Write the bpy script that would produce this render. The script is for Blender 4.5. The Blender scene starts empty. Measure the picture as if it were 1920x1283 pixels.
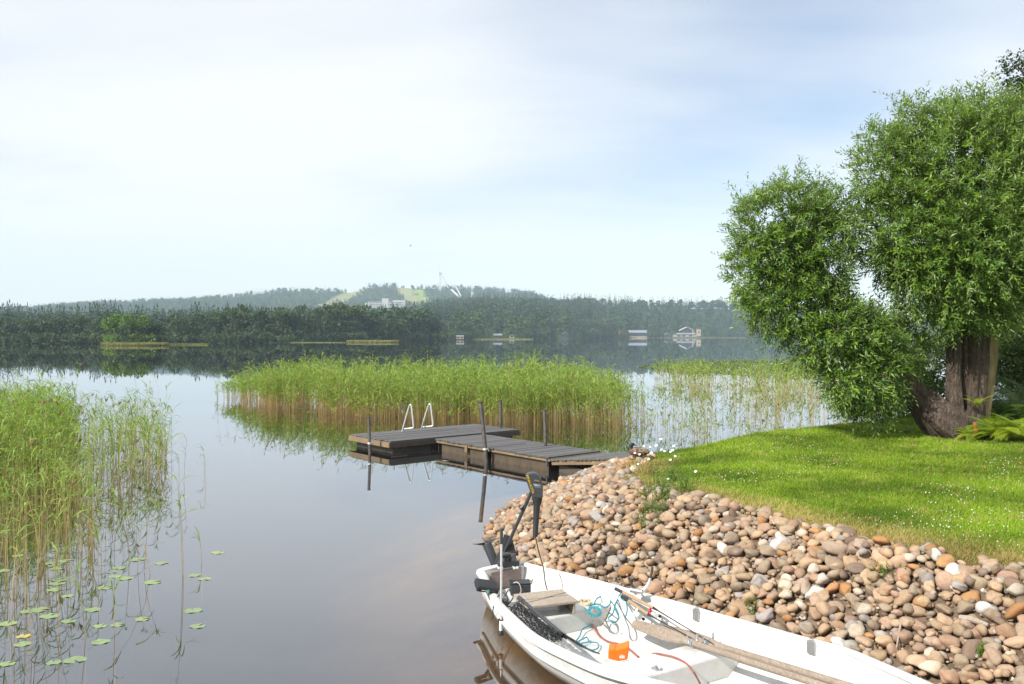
import bpy, bmesh, math, random
import numpy as np
from mathutils import Vector, noise

scene = bpy.context.scene
COL = scene.collection
rng = np.random.default_rng(11)
random.seed(5)
R = math.radians

# ------------------------------------------------------------------ camera
FPX, CX, CY, HZ, CAMZ = 1600.0, 960.0, 641.5, 629.0, 2.9     # focal length etc. in photo pixels
PITCH = math.atan((CY - HZ) / FPX)
cam_d = bpy.data.cameras.new('camera')
cam_d.sensor_width = 36.0
cam_d.lens = 36.0 * FPX / 1920.0
cam_d.clip_start = 0.1
cam_d.clip_end = 9000
cam = bpy.data.objects.new('camera', cam_d)
COL.objects.link(cam)
cam.location = (0, 0, CAMZ)
cam.rotation_euler = (math.pi / 2 - PITCH, 0, 0)
scene.camera = cam

# ------------------------------------------------------------------ light
SUN = Vector((-0.62, -0.50, 0.66)).normalized()
sun_d = bpy.data.lights.new('sun', 'SUN')
sun_d.energy = 4.3
sun_d.angle = R(0.6)
sun_d.color = (1.0, 0.965, 0.90)
sun = bpy.data.objects.new('sun', sun_d)
COL.objects.link(sun)
sun.rotation_euler = SUN.to_track_quat('Z', 'Y').to_euler()

scene.view_settings.view_transform = 'Standard'
scene.view_settings.look = 'None'
scene.view_settings.exposure = 0.66
scene.view_settings.gamma = 1.0

world = bpy.data.worlds.new('World')
scene.world = world
world.use_nodes = True
wn, wl = world.node_tree.nodes, world.node_tree.links
wn.clear()


def wnode(t, **kw):
    n = wn.new(t)
    for k, v in kw.items():
        setattr(n, k, v)
    return n


def wmath(op, a, b=None, c=None, clamp=False):
    n = wn.new('ShaderNodeMath')
    n.operation = op
    n.use_clamp = clamp
    for i, v in enumerate((a, b, c)):
        if v is None:
            continue
        if isinstance(v, (int, float)):
            n.inputs[i].default_value = v
        else:
            wl.new(v, n.inputs[i])
    return n.outputs[0]


sky = wnode('ShaderNodeTexSky')
sky.sky_type = 'NISHITA'
sky.sun_disc = False
sky.sun_elevation = math.asin(SUN.z)
sky.sun_rotation = math.atan2(SUN.x, SUN.y)
sky.air_density = 1.0
sky.dust_density = 0.5
sky.ozone_density = 1.6
tc = wnode('ShaderNodeTexCoord')
sep = wnode('ShaderNodeSeparateXYZ')
wl.new(tc.outputs['Generated'], sep.inputs[0])
zc = wmath('ADD', wmath('MAXIMUM', sep.outputs[2], 0.0), 0.16)
cmb = wnode('ShaderNodeCombineXYZ')
wl.new(wmath('DIVIDE', sep.outputs[0], zc), cmb.inputs[0])
wl.new(wmath('DIVIDE', sep.outputs[1], zc), cmb.inputs[1])


def cloud_noise(scale, rot, stretch, detail, rough, offs):
    mp = wnode('ShaderNodeMapping')
    mp.inputs['Rotation'].default_value = (0, 0, rot)
    mp.inputs['Scale'].default_value = (scale, scale * stretch, 1)
    mp.inputs['Location'].default_value = offs
    wl.new(cmb.outputs[0], mp.inputs[0])
    nz = wnode('ShaderNodeTexNoise')
    nz.inputs['Scale'].default_value = 1.0
    nz.inputs['Detail'].default_value = detail
    nz.inputs['Roughness'].default_value = rough
    nz.inputs['Distortion'].default_value = 0.4
    wl.new(mp.outputs[0], nz.inputs['Vector'])
    return nz.outputs['Fac']


n1 = cloud_noise(0.42, R(-28), 1.6, 4.0, 0.5, (3.1, 1.7, 0))
n2 = cloud_noise(1.6, R(-20), 3.2, 4.0, 0.6, (0.4, 5.2, 0))
# a gap of clearer sky high to the right of the jetty
def dirdot(px, py):
    v = Vector(((px - CX) / FPX, 1.0, -(py - HZ) / FPX)).normalized()
    d = wnode('ShaderNodeVectorMath', operation='DOT_PRODUCT')
    wl.new(tc.outputs['Generated'], d.inputs[0])
    d.inputs[1].default_value = v
    return d.outputs['Value']


def smooth(v, a, b):
    m = wnode('ShaderNodeMapRange')
    m.interpolation_type = 'SMOOTHSTEP'
    m.inputs['From Min'].default_value = a
    m.inputs['From Max'].default_value = b
    wl.new(v, m.inputs['Value'])
    return m.outputs[0]


gap = wmath('ADD', smooth(dirdot(1300, 120), 0.955, 0.999), wmath('MULTIPLY', smooth(dirdot(1480, 330), 0.975, 0.9995), 0.6))
cov = wmath('ADD', wmath('MULTIPLY', n1, 1.6), wmath('MULTIPLY', n2, 0.20))
cov = wmath('SUBTRACT', cov, wmath('MULTIPLY', gap, 0.22))
cov = smooth(cov, 0.10, 1.02)
hor = smooth(sep.outputs[2], 0.0, 0.16)
cov = wmath('MULTIPLY', cov, wmath('ADD', wmath('MULTIPLY', hor, 0.36), 0.58), clamp=True)
mix = wnode('ShaderNodeMix', data_type='RGBA')
wl.new(cov, mix.inputs['Factor'])
wl.new(sky.outputs[0], mix.inputs[6])
mix.inputs[7].default_value = (6.95, 7.05, 7.25, 1)
bg = wnode('ShaderNodeBackground')
bg.inputs['Strength'].default_value = 0.095
wl.new(mix.outputs[2], bg.inputs['Color'])
wo = wnode('ShaderNodeOutputWorld')
wl.new(bg.outputs[0], wo.inputs['Surface'])

cy = scene.cycles
cy.use_denoising = True
cy.denoiser = 'OPENIMAGEDENOISE'
cy.denoising_input_passes = 'RGB_ALBEDO_NORMAL'
cy.denoising_prefilter = 'ACCURATE'
cy.max_bounces = 8
cy.transparent_max_bounces = 16
cy.diffuse_bounces = 2
cy.glossy_bounces = 3
cy.transmission_bounces = 4
cy.volume_bounces = 1
cy.caustics_reflective = False
cy.caustics_refractive = False
cy.sample_clamp_indirect = 6.0


# ------------------------------------------------------------------ projection helpers (metres from photo pixels and a distance)
def P(px, py, D):
    u = -(py - CY) / FPX
    c, s = math.cos(PITCH), math.sin(PITCH)
    y = c + u * s
    z = u * c - s
    k = D / y
    return np.array([(px - CX) / FPX * k, D, CAMZ + z * k])


def PZ(px, py, z):
    p = P(px, py, 1.0)
    k = (z - CAMZ) / (p[2] - CAMZ)
    return np.array([p[0] * k, k, z])


def PROJ(v):
    v = np.atleast_2d(v)
    c, s = math.cos(PITCH), math.sin(PITCH)
    dz = v[:, 2] - CAMZ
    d = v[:, 1] * c - dz * s
    u = v[:, 1] * s + dz * c
    return CX + FPX * v[:, 0] / d, CY - FPX * u / d


# ------------------------------------------------------------------ mesh helpers
class MB:
    def __init__(s):
        s.v = []
        s.f = []
        s.m = []
        s.n = 0

    def add(s, V, F, m=0):
        V = np.asarray(V, float)
        s.v.append(V)
        for f in F:
            s.f.append([i + s.n for i in f])
            s.m.append(m)
        s.n += len(V)
        return s

    def box(s, c, size, ax=None, m=0):
        """c centre, size full lengths, ax 3 unit axes"""
        ax = np.eye(3) if ax is None else np.asarray(ax, float)
        h = np.asarray(size, float) / 2
        V = [np.asarray(c, float) + ax[0] * h[0] * i + ax[1] * h[1] * j + ax[2] * h[2] * k
             for i in (-1, 1) for j in (-1, 1) for k in (-1, 1)]
        F = [(0, 1, 3, 2), (4, 6, 7, 5), (0, 4, 5, 1), (2, 3, 7, 6), (0, 2, 6, 4), (1, 5, 7, 3)]
        return s.add(V, F, m)

    def tube(s, pts, r, n=10, m=0, closed=False):
        pts = np.asarray(pts, float)
        k = len(pts)
        r = np.full(k, r, float) if np.isscalar(r) else np.asarray(r, float)
        V = []
        up = None
        for i in range(k):
            t = pts[min(i + 1, k - 1)] - pts[max(i - 1, 0)]
            if closed:
                t = pts[(i + 1) % k] - pts[(i - 1) % k]
            t = t / (np.linalg.norm(t) + 1e-12)
            if up is None:
                up = np.array([0, 0, 1.0]) if abs(t[2]) < 0.9 else np.array([1.0, 0, 0])
            a = np.cross(t, up)
            a /= np.linalg.norm(a) + 1e-12
            b = np.cross(a, t)
            up = b
            for j in range(n):
                th = 2 * math.pi * j / n
                V.append(pts[i] + r[i] * (math.cos(th) * a + math.sin(th) * b))
        F = []
        for i in range(k if closed else k - 1):
            i2 = (i + 1) % k
            for j in range(n):
                F.append((i * n + j, i * n + (j + 1) % n, i2 * n + (j + 1) % n, i2 * n + j))
        if not closed:
            F.append(tuple(range(n - 1, -1, -1)))
            F.append(tuple(range((k - 1) * n, k * n)))
        return s.add(V, F, m)

    def ellipsoid(s, c, r, ax=None, nu=14, nv=9, m=0):
        ax = np.eye(3) if ax is None else np.asarray(ax, float)
        V = []
        for i in range(1, nv):
            ph = math.pi * i / nv
            for j in range(nu):
                th = 2 * math.pi * j / nu
                q = np.array([math.sin(ph) * math.cos(th) * r[0], math.sin(ph) * math.sin(th) * r[1], math.cos(ph) * r[2]])
                V.append(np.asarray(c) + q @ ax)
        V.append(np.asarray(c) + np.array([0, 0, r[2]]) @ ax)
        V.append(np.asarray(c) - np.array([0, 0, r[2]]) @ ax)
        F = []
        for i in range(nv - 2):
            for j in range(nu):
                F.append((i * nu + j, (i + 1) * nu + j, (i + 1) * nu + (j + 1) % nu, i * nu + (j + 1) % nu))
        t, b = len(V) - 2, len(V) - 1
        for j in range(nu):
            F.append((t, j, (j + 1) % nu))
            F.append((b, (nv - 2) * nu + (j + 1) % nu, (nv - 2) * nu + j))
        return s.add(V, F, m)

    def loft(s, rings, m=0, cap=True):
        n = len(rings[0])
        V = np.concatenate([np.asarray(r, float) for r in rings])
        F = []
        for i in range(len(rings) - 1):
            for j in range(n):
                F.append((i * n + j, i * n + (j + 1) % n, (i + 1) * n + (j + 1) % n, (i + 1) * n + j))
        if cap:
            F.append(tuple(range(n - 1, -1, -1)))
            F.append(tuple(range((len(rings) - 1) * n, len(rings) * n)))
        return s.add(V, F, m)

    def prism(s, outline, d, m=0):
        """closed 3-D outline extruded by vector d"""
        o = np.asarray(outline, float)
        n = len(o)
        V = np.concatenate([o, o + np.asarray(d, float)])
        F = [tuple(range(n - 1, -1, -1)), tuple(range(n, 2 * n))]
        for i in range(n):
            F.append((i, (i + 1) % n, n + (i + 1) % n, n + i))
        return s.add(V, F, m)


def link_mesh(name, me, parent=None, loc=None):
    o = bpy.data.objects.new(name, me)
    COL.objects.link(o)
    if loc is not None:
        o.location = loc
    if parent is not None:
        o.parent = parent
    return o


def build(name, mb, mats, parent=None, base=None, smooth=False, bevel=0.0, fix=True):
    """link an MB (world coordinates) as ONE mesh object; its origin is the parent's base or `base`"""
    V = np.concatenate(mb.v)
    org = np.zeros(3)
    if parent is not None:
        org = np.array(parent['_o'])
        if parent.get('_o2') is not None:
            org = np.array(parent['_o2'])
    elif base is not None:
        org = np.asarray(base, float)
    me = bpy.data.meshes.new(name)
    me.from_pydata((V - org).tolist(), [], mb.f)
    if not isinstance(mats, (list, tuple)):
        mats = [mats]
    for m in mats:
        me.materials.append(m)
    me.polygons.foreach_set('material_index', np.array(mb.m, np.int32))
    if fix:
        bm = bmesh.new()
        bm.from_mesh(me)
        bmesh.ops.recalc_face_normals(bm, faces=bm.faces)
        bm.to_mesh(me)
        bm.free()
    if smooth:
        me.polygons.foreach_set('use_smooth', np.ones(len(me.polygons), bool))
        try:
            me.set_sharp_from_angle(angle=R(38))
        except Exception:
            pass
    me.update()
    o = link_mesh(name, me, parent, None if parent is not None else org)
    o['_o'] = org.tolist()
    if bevel > 0:
        b = o.modifiers.new('bevel', 'BEVEL')
        b.width = bevel
        b.segments = 2
        b.limit_method = 'ANGLE'
        b.angle_limit = R(35)
    return o


def raw_mesh(name, V, F, mats, midx=None, attrs=None, parent=None, loc=None, smooth=False):
    """big numpy mesh; F is (M,k)"""
    me = bpy.data.meshes.new(name)
    V = np.ascontiguousarray(V, np.float32)
    F = np.ascontiguousarray(F, np.int32)
    M, k = F.shape
    me.vertices.add(len(V))
    me.vertices.foreach_set('co', V.ravel())
    me.loops.add(M * k)
    me.loops.foreach_set('vertex_index', F.ravel())
    me.polygons.add(M)
    me.polygons.foreach_set('loop_start', np.arange(0, M * k, k, dtype=np.int32))
    if not isinstance(mats, (list, tuple)):
        mats = [mats]
    for m in mats:
        me.materials.append(m)
    if midx is not None:
        me.polygons.foreach_set('material_index', np.ascontiguousarray(midx, np.int32))
    me.polygons.foreach_set('use_smooth', np.full(M, smooth))
    for kx, a in (attrs or {}).items():
        a = np.ascontiguousarray(a, np.float32)
        if a.ndim == 1:
            t = me.attributes.new(kx, 'FLOAT', 'POINT')
            t.data.foreach_set('value', a)
        else:
            t = me.attributes.new(kx, 'FLOAT_COLOR', 'POINT')
            t.data.foreach_set('color', np.concatenate([a, np.ones((len(a), 1), np.float32)], 1).ravel())
    me.update(calc_edges=True)
    me.validate()
    return link_mesh(name, me, parent, loc)


def tag(o, label=None, cat=None, group=None, kind=None):
    if label:
        o['label'] = label
    if cat:
        o['category'] = cat
    if group:
        o['group'] = group
    if kind:
        o['kind'] = kind
    return o


def empty(name, loc, label=None, cat=None, group=None):
    o = bpy.data.objects.new(name, None)
    COL.objects.link(o)
    o.location = [float(x) for x in loc]
    o.empty_display_size = 0.2
    o['_o'] = [float(x) for x in loc]
    return tag(o, label, cat, group)


def copy_tree(o, parent=None):
    c = o.copy()
    COL.objects.link(c)
    if parent is not None:
        c.parent = parent
    for ch in list(o.children):
        copy_tree(ch, c)
    return c


def unit(v):
    v = np.asarray(v, float)
    return v / np.linalg.norm(v)


def smoothcurve(pts, n=8):
    """Catmull-Rom through points"""
    p = np.asarray(pts, float)
    q = np.concatenate([[2 * p[0] - p[1]], p, [2 * p[-1] - p[-2]]])
    out = []
    for i in range(1, len(q) - 2):
        for t in np.linspace(0, 1, n, endpoint=False):
            a, b, c, d = q[i - 1], q[i], q[i + 1], q[i + 2]
            out.append(0.5 * (2 * b + (c - a) * t + (2 * a - 5 * b + 4 * c - d) * t * t + (3 * b - a - 3 * c + d) * t ** 3))
    out.append(p[-1])
    return np.array(out)


# ------------------------------------------------------------------ material helpers
class NT:
    def __init__(s, name):
        s.m = bpy.data.materials.new(name)
        s.m.use_nodes = True
        s.n, s.l = s.m.node_tree.nodes, s.m.node_tree.links
        s.n.clear()
        s.out = s.n.new('ShaderNodeOutputMaterial')

    def node(s, t, **kw):
        n = s.n.new(t)
        for k, v in kw.items():
            setattr(n, k, v)
        return n

    def set(s, sock, v):
        if hasattr(v, 'is_output'):
            s.l.new(v, sock)
        else:
            if isinstance(v, (tuple, list)) and len(v) == 3 and sock.type == 'RGBA':
                v = (*v, 1)
            sock.default_value = v

    def coord(s, kind='Object', scale=(1, 1, 1), rot=(0, 0, 0)):
        t = s.node('ShaderNodeTexCoord')
        m = s.node('ShaderNodeMapping')
        m.inputs['Scale'].default_value = scale
        m.inputs['Rotation'].default_value = rot
        s.l.new(t.outputs[kind], m.inputs[0])
        return m.outputs[0]

    def noise(s, vec=None, scale=5, detail=4, rough=0.55, dist=0.0):
        n = s.node('ShaderNodeTexNoise')
        n.inputs['Scale'].default_value = scale
        n.inputs['Detail'].default_value = detail
        n.inputs['Roughness'].default_value = rough
        n.inputs['Distortion'].default_value = dist
        if vec is not None:
            s.l.new(vec, n.inputs['Vector'])
        return n.outputs['Fac']

    def ramp(s, fac, stops, interp='LINEAR'):
        n = s.node('ShaderNodeValToRGB')
        n.color_ramp.interpolation = interp
        e = n.color_ramp.elements
        while len(e) < len(stops):
            e.new(0.5)
        for i, (p, c) in enumerate(stops):
            e[i].position = p
            e[i].color = (*c, 1) if len(c) == 3 else c
        s.l.new(fac, n.inputs['Fac'])
        return n.outputs['Color']

    def mix(s, f, a, b, mode='MIX'):
        n = s.node('ShaderNodeMix', data_type='RGBA', blend_type=mode)
        s.set(n.inputs['Factor'], f)
        s.set(n.inputs[6], a)
        s.set(n.inputs[7], b)
        return n.outputs[2]

    def math(s, op, a, b=None, clamp=False):
        n = s.node('ShaderNodeMath', operation=op, use_clamp=clamp)
        s.set(n.inputs[0], a)
        if b is not None:
            s.set(n.inputs[1], b)
        return n.outputs[0]

    def maprange(s, v, a, b, c=0, d=1):
        n = s.node('ShaderNodeMapRange')
        for i, x in zip((1, 2, 3, 4), (a, b, c, d)):
            n.inputs[i].default_value = x
        s.l.new(v, n.inputs[0])
        return n.outputs[0]

    def attr(s, name, out='Fac'):
        n = s.node('ShaderNodeAttribute')
        n.attribute_name = name
        return n.outputs[out]

    def bump(s, h, strength=0.3, dist=0.02):
        n = s.node('ShaderNodeBump')
        n.inputs['Strength'].default_value = strength
        n.inputs['Distance'].default_value = dist
        s.l.new(h, n.inputs['Height'])
        return n.outputs['Normal']

    def principled(s, col, rough=0.6, metal=0.0, normal=None, spec=0.5):
        p = s.node('ShaderNodeBsdfPrincipled')
        s.set(p.inputs['Base Color'], col)
        s.set(p.inputs['Roughness'], rough)
        p.inputs['Metallic'].default_value = metal
        p.inputs['Specular IOR Level'].default_value = spec
        if normal is not None:
            s.l.new(normal, p.inputs['Normal'])
        return p.outputs[0]

    def done(s, sh):
        s.l.new(sh, s.out.inputs['Surface'])
        return s.m


def simple(name, col, rough=0.5, metal=0.0, var=0.25, scale=6.0, bump=0.0, bscale=60, spec=0.5):
    t = NT(name)
    v = t.coord('Object')
    f = t.noise(v, scale, 5, 0.6)
    c2 = tuple(x * (1 - var) for x in col)
    c3 = tuple(min(1, x * (1 + var * 0.4)) for x in col)
    c = t.ramp(f, [(0.3, c2), (0.7, c3)])
    nrm = t.bump(t.noise(v, bscale, 3), bump, 0.01) if bump else None
    return t.done(t.principled(c, rough, metal, nrm, spec))


def wood(name, cols, rough=0.75, scale=(3, 3, 3), kind='Object', bump=0.25, grain=1.0, rot=(0, 0, 0)):
    t = NT(name)
    v = t.coord(kind, scale, rot)
    f = t.noise(v, 6 * grain, 6, 0.65, 0.3)
    g = t.noise(t.coord(kind, (1, 1, 1)), 2.5, 3)
    c = t.ramp(f, [(0.25, cols[0]), (0.5, cols[1]), (0.75, cols[2])])
    c = t.mix(t.maprange(g, 0.35, 0.7, 0, 0.55), c, cols[3] if len(cols) > 3 else cols[0])
    return t.done(t.principled(c, rough, 0, t.bump(f, bump, 0.01), 0.3))


def leafmat(name, dark, light, back=None, trans=0.3, rough=0.5, attr='rnd', spec=0.35, clump=0.0):
    """foliage: tint per leaf from a point attribute, some light let through"""
    t = NT(name)
    c = t.ramp(t.attr(attr), [(0.0, dark), (1.0, light)])
    if clump:
        f = t.noise(t.coord('Object'), clump, 3)
        c = t.mix(t.maprange(f, 0.35, 0.65, 0.0, 0.45), c, dark)
    if back is not None:
        g = t.node('ShaderNodeNewGeometry')
        c = t.mix(t.math('MULTIPLY', g.outputs['Backfacing'], 0.85), c, back)
    p = t.principled(c, rough, 0, None, spec)
    tr = t.node('ShaderNodeBsdfTranslucent')
    c2 = t.mix(1.0, c, (1.25, 1.25, 0.55), 'MULTIPLY')
    t.l.new(c2, tr.inputs['Color'])
    ms = t.node('ShaderNodeMixShader')
    ms.inputs[0].default_value = trans
    t.l.new(p, ms.inputs[1])
    t.l.new(tr.outputs[0], ms.inputs[2])
    return t.done(ms.outputs[0])

# ------------------------------------------------------------------ near ground: the bank, the lawn and the lake bed, one sheet
SHORE = np.array([(-60, 1.2), (-6, 1.8), (1.0, 2.3), (3.2, 2.9), (3.5, 3.6), (3.3, 4.4), (3.0, 5.3), (2.5, 6.3), (1.95, 7.2),
                  (1.35, 8.2), (0.75, 9.15), (0.3, 10.0), (0.0, 11.0), (-0.22, 12.0), (-0.2, 12.8), (0.0, 14.0), (0.4, 15.2),
                  (0.85, 16.1), (1.6, 16.9), (3.0, 17.2), (4.5, 18.0), (6.5, 19.3), (9, 21), (14, 24), (25, 30), (60, 45)], float)
LAND = np.concatenate([SHORE, [(60, -60), (-60, -60)]])


def shore_dist(x, y):
    """signed distance to the waterline, positive on land"""
    x, y = np.asarray(x, float), np.asarray(y, float)
    sh = x.shape
    p = np.stack([x.ravel(), y.ravel()], 1)
    d = np.full(len(p), 1e9)
    for a, b in zip(SHORE[:-1], SHORE[1:]):
        ab = b - a
        t = np.clip(((p - a) @ ab) / (ab @ ab), 0, 1)
        q = a + t[:, None] * ab
        d = np.minimum(d, np.hypot(p[:, 0] - q[:, 0], p[:, 1] - q[:, 1]))
    ins = np.zeros(len(p), bool)
    L = LAND
    for i in range(len(L)):
        x1, y1 = L[i]
        x2, y2 = L[(i + 1) % len(L)]
        c = ((y1 > p[:, 1]) != (y2 > p[:, 1]))
        with np.errstate(divide='ignore', invalid='ignore'):
            xi = (x2 - x1) * (p[:, 1] - y1) / (y2 - y1) + x1
        ins ^= c & (p[:, 0] < xi)
    return np.where(ins, d, -d).reshape(sh)


def slope_width(x, y):
    return np.interp(y, [4, 6, 7.5, 12, 14, 16, 19], [2.0, 2.0, 1.6, 1.7, 1.9, 1.6, 2.0])


def ground_z(x, y, d=None):
    x, y = np.asarray(x, float), np.asarray(y, float)
    d = shore_dist(x, y) if d is None else d
    top = 0.96 + 0.028 * np.clip(x - 2.5, -1, 14) - 0.24 * np.clip((y - 10.5) / 3.5, 0, 1) * np.clip((4.6 - x) / 2.5, 0, 1)
    top = top + 0.02 * np.sin(x * 1.3 + 0.5) * np.sin(y * 0.9)
    t = np.clip(d / slope_width(x, y), 0, 1)
    up = top * (1.18 * t - 0.18 * t ** 3)
    k = np.clip((t - 0.9) / 0.1, 0, 1)
    up = np.where(d > 0, up, 0)
    dn = np.maximum(0.25 * d, -0.55 + 0.18 * np.minimum(d + 2.2, 0))
    dn = np.maximum(dn, -2.6)
    return np.where(d > 0, up, dn) + 0.0 * k


def axis(lo, a, b, hi, fine, grow=1.18):
    c = list(np.arange(a, b, fine))
    s, x = fine, a
    left = []
    while x > lo:
        s *= grow
        x -= s
        left.append(x)
    s, x = fine, c[-1]
    right = []
    while x < hi:
        s *= grow
        x += s
        right.append(x)
    return np.array(left[::-1] + c + right)


gx, gy = axis(-2600, -2, 15, 2600, 0.14), axis(-300, 1.5, 22, 3600, 0.14)
GX, GY = np.meshgrid(gx, gy)
GD = shore_dist(GX, GY)
GZ = ground_z(GX, GY, GD)
GZ = np.where(GX > 60, np.minimum(GZ, np.interp(GX, [60, 90], [1.5, -2.6])), GZ)
nx, ny = len(gx), len(gy)
idx = np.arange(nx * ny).reshape(ny, nx)
GF = np.stack([idx[:-1, :-1], idx[:-1, 1:], idx[1:, 1:], idx[1:, :-1]], -1).reshape(-1, 4)

t = NT('ground')
lawn = t.attr('lawn')
v = t.coord('Object')
dirt = t.ramp(t.noise(v, 9, 5), [(0.3, (0.07, 0.05, 0.033)), (0.7, (0.20, 0.145, 0.10))])
soil = t.ramp(t.noise(v, 2.2, 5), [(0.3, (0.05, 0.105, 0.014)), (0.72, (0.11, 0.17, 0.025))])
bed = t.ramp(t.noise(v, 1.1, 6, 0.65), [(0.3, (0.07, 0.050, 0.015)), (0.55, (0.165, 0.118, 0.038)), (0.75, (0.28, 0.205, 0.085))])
bed = t.mix(t.attr('deep'), bed, (0.014, 0.014, 0.015))  # dark mud where deep; the water's loss of light with depth is painted in
c = t.mix(t.attr('wet'), dirt, bed)
c = t.mix(lawn, c, soil)
MAT_GROUND = t.done(t.principled(c, 0.9, 0, t.bump(t.noise(v, 30, 4), 0.5, 0.02), 0.15))
sw = slope_width(GX, GY)
ground = raw_mesh('ground', np.stack([GX, GY, GZ], -1).reshape(-1, 3), GF, MAT_GROUND, smooth=True,
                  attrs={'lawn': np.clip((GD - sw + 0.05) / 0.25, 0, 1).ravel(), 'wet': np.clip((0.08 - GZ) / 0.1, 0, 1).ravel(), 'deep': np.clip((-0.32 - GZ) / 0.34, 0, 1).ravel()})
tag(ground, kind='structure')

# ------------------------------------------------------------------ lake surface
t = NT('lake_water')
geo = t.node('ShaderNodeNewGeometry')
pos = geo.outputs['Position']
mp = t.node('ShaderNodeMapping')
mp.inputs['Scale'].default_value = (0.5, 1.3, 1)
mp.inputs['Rotation'].default_value = (0, 0, R(8))
t.l.new(pos, mp.inputs[0])
rip = t.noise(mp.outputs[0], 1.1, 4, 0.5)
mp2 = t.node('ShaderNodeMapping')
mp2.inputs['Scale'].default_value = (0.012, 0.05, 1)
t.l.new(pos, mp2.inputs[0])
wind = t.maprange(t.noise(mp2.outputs[0], 1.0, 4, 0.6), 0.45, 0.7, 0.1, 1.0)
nrm = t.node('ShaderNodeBump')
nrm.inputs['Distance'].default_value = 0.02
t.l.new(t.math('MULTIPLY', wind, 0.045), nrm.inputs['Strength'])
t.l.new(rip, nrm.inputs['Height'])
fr = t.node('ShaderNodeFresnel')
fr.inputs['IOR'].default_value = 1.33
gl = t.node('ShaderNodeBsdfGlossy')
gl.inputs['Roughness'].default_value = 0.015
t.l.new(nrm.outputs[0], gl.inputs['Normal'])
gl.inputs['Color'].default_value = (0.95, 0.97, 1, 1)
tr = t.node('ShaderNodeBsdfTransparent')
tr.inputs['Color'].default_value = (0.80, 0.655, 0.40, 1)
tb = t.node('ShaderNodeBsdfDiffuse')
tb.inputs['Color'].default_value = (0.060, 0.068, 0.085, 1)
ms0 = t.node('ShaderNodeMixShader')
ms0.inputs[0].default_value = 0.20
t.l.new(tr.outputs[0], ms0.inputs[1])
t.l.new(tb.outputs[0], ms0.inputs[2])
ms = t.node('ShaderNodeMixShader')
_up = t.math('SUBTRACT', 1.0, geo.outputs['Backfacing'])      # from below the Fresnel node would return total reflection
t.l.new(t.math('ADD', t.math('MULTIPLY', t.math('POWER', fr.outputs[0], 0.56), _up), t.math('MULTIPLY', geo.outputs['Backfacing'], 0.04)), ms.inputs[0])
t.l.new(ms0.outputs[0], ms.inputs[1])
t.l.new(gl.outputs[0], ms.inputs[2])
MAT_WATER = t.done(ms.outputs[0])
wat = raw_mesh('lake_water', np.array([(-2600, -60, 0), (2600, -60, 0), (2600, 3500, 0), (-2600, 3500, 0)]), np.array([[0, 1, 2, 3]]), MAT_WATER)
tag(wat, kind='structure')

# ------------------------------------------------------------------ far land: shores and wooded hills
PXK = [-1600, -600, 0, 190, 310, 560, 640, 690, 740, 780, 832, 842, 900, 1000, 1150, 1380, 1500, 1700, 2100, 3600]
SHORE_D = [260, 270, 300, 300, 300, 345, 375, 390, 410, 425, 450, 560, 600, 690, 920, 1180, 1250, 1300, 1400, 1800]
H100 = [3, 3, 3, 3, 3, 3, 3, 3, 3, 3, 2, 5, 6, 7, 9, 9, 9, 9, 9, 9]                 # 100 m behind the shore
H550 = [6, 6, 6.5, 6.5, 5, 3, 3, 3, 3, 3, 2, 3, 6, 8, 0, 0, 0, 0, 0, 0]
H1000 = [16, 16, 14, 14, 14, 14, 14, 14, 16, 20, 24, 26, 28, 28, 18, 0, 0, 0, 0, 0]
H1400 = [25, 25, 25, 25, 27, 31, 26, 19, 20, 38, 48, 49, 51, 51, 50, 45, 43, 42, 40, 40]
H1800 = [30, 30, 32, 38, 42, 50, 52, 55, 55, 56, 58, 58, 60, 58, 56, 50, 46, 44, 40, 40]
H2300 = [60, 62, 66, 75, 82, 90, 88, 84, 84, 84, 86, 88, 92, 90, 60, 50, 46, 44, 40, 40]
SKYK = [-600, 0, 60, 190, 360, 400, 520, 640, 655, 690, 760, 800, 850, 900, 960, 1000, 1030, 1150, 3600]
SKYY = [570, 575, 574, 563, 558, 552, 541, 538, 541, 531, 532, 533, 533, 535, 541, 546, 556, 590, 600]


def hill_z(px, D):
    px, D = np.asarray(px, float), np.asarray(D, float)
    sd = np.interp(px, PXK, SHORE_D)
    g = lambda T: np.interp(px, PXK, T)
    z27 = CAMZ + (HZ - np.interp(px, SKYK, SKYY)) / FPX * 2700 - 15
    pts = [(550, g(H550)), (1000, g(H1000)), (1400, g(H1400)), (1800, g(H1800)), (2300, g(H2300)), (2700, z27), (3300, z27 - 60)]
    z = np.where(D < sd + 100, 0.4 + (D - sd) / 100 * g(H100), 0)
    pd, pz = sd + 100, g(H100)
    for d1, z1 in pts:
        ok = d1 > pd + 40
        seg = ok & (D >= pd) & (D < d1)
        tt = np.clip((D - pd) / np.maximum(d1 - pd, 1), 0, 1)
        z = np.where(seg, pz + (z1 - pz) * tt, z)
        pd, pz = np.where(ok, d1, pd), np.where(ok, z1, pz)
    z = np.where(D >= 3300, pz, z)
    z = np.where(D < sd, (D - sd) * 0.25, z)
    return np.maximum(z, -3.5) + np.where(D > sd + 60, 1.2 * np.sin(px * 0.03 + D * 0.004) + 0.8 * np.sin(px * 0.071), 0)


def slope_mask(px, D):
    """open ski slopes on the far ridge"""
    u = (px - 636) / 40.0
    a = (np.abs(px - (668 - (2690 - D) * 0.10)) < 20) & (D > 2080) & (D < 2740)
    b = (np.abs(px - (757 + (2700 - D) * 0.05)) < 15) & (D > 2080) & (D < 2740)
    c_ = (np.abs(px - (781 + (2700 - D) * 0.05)) < 7) & (D > 2080) & (D < 2700)
    return a, b, c_


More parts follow.
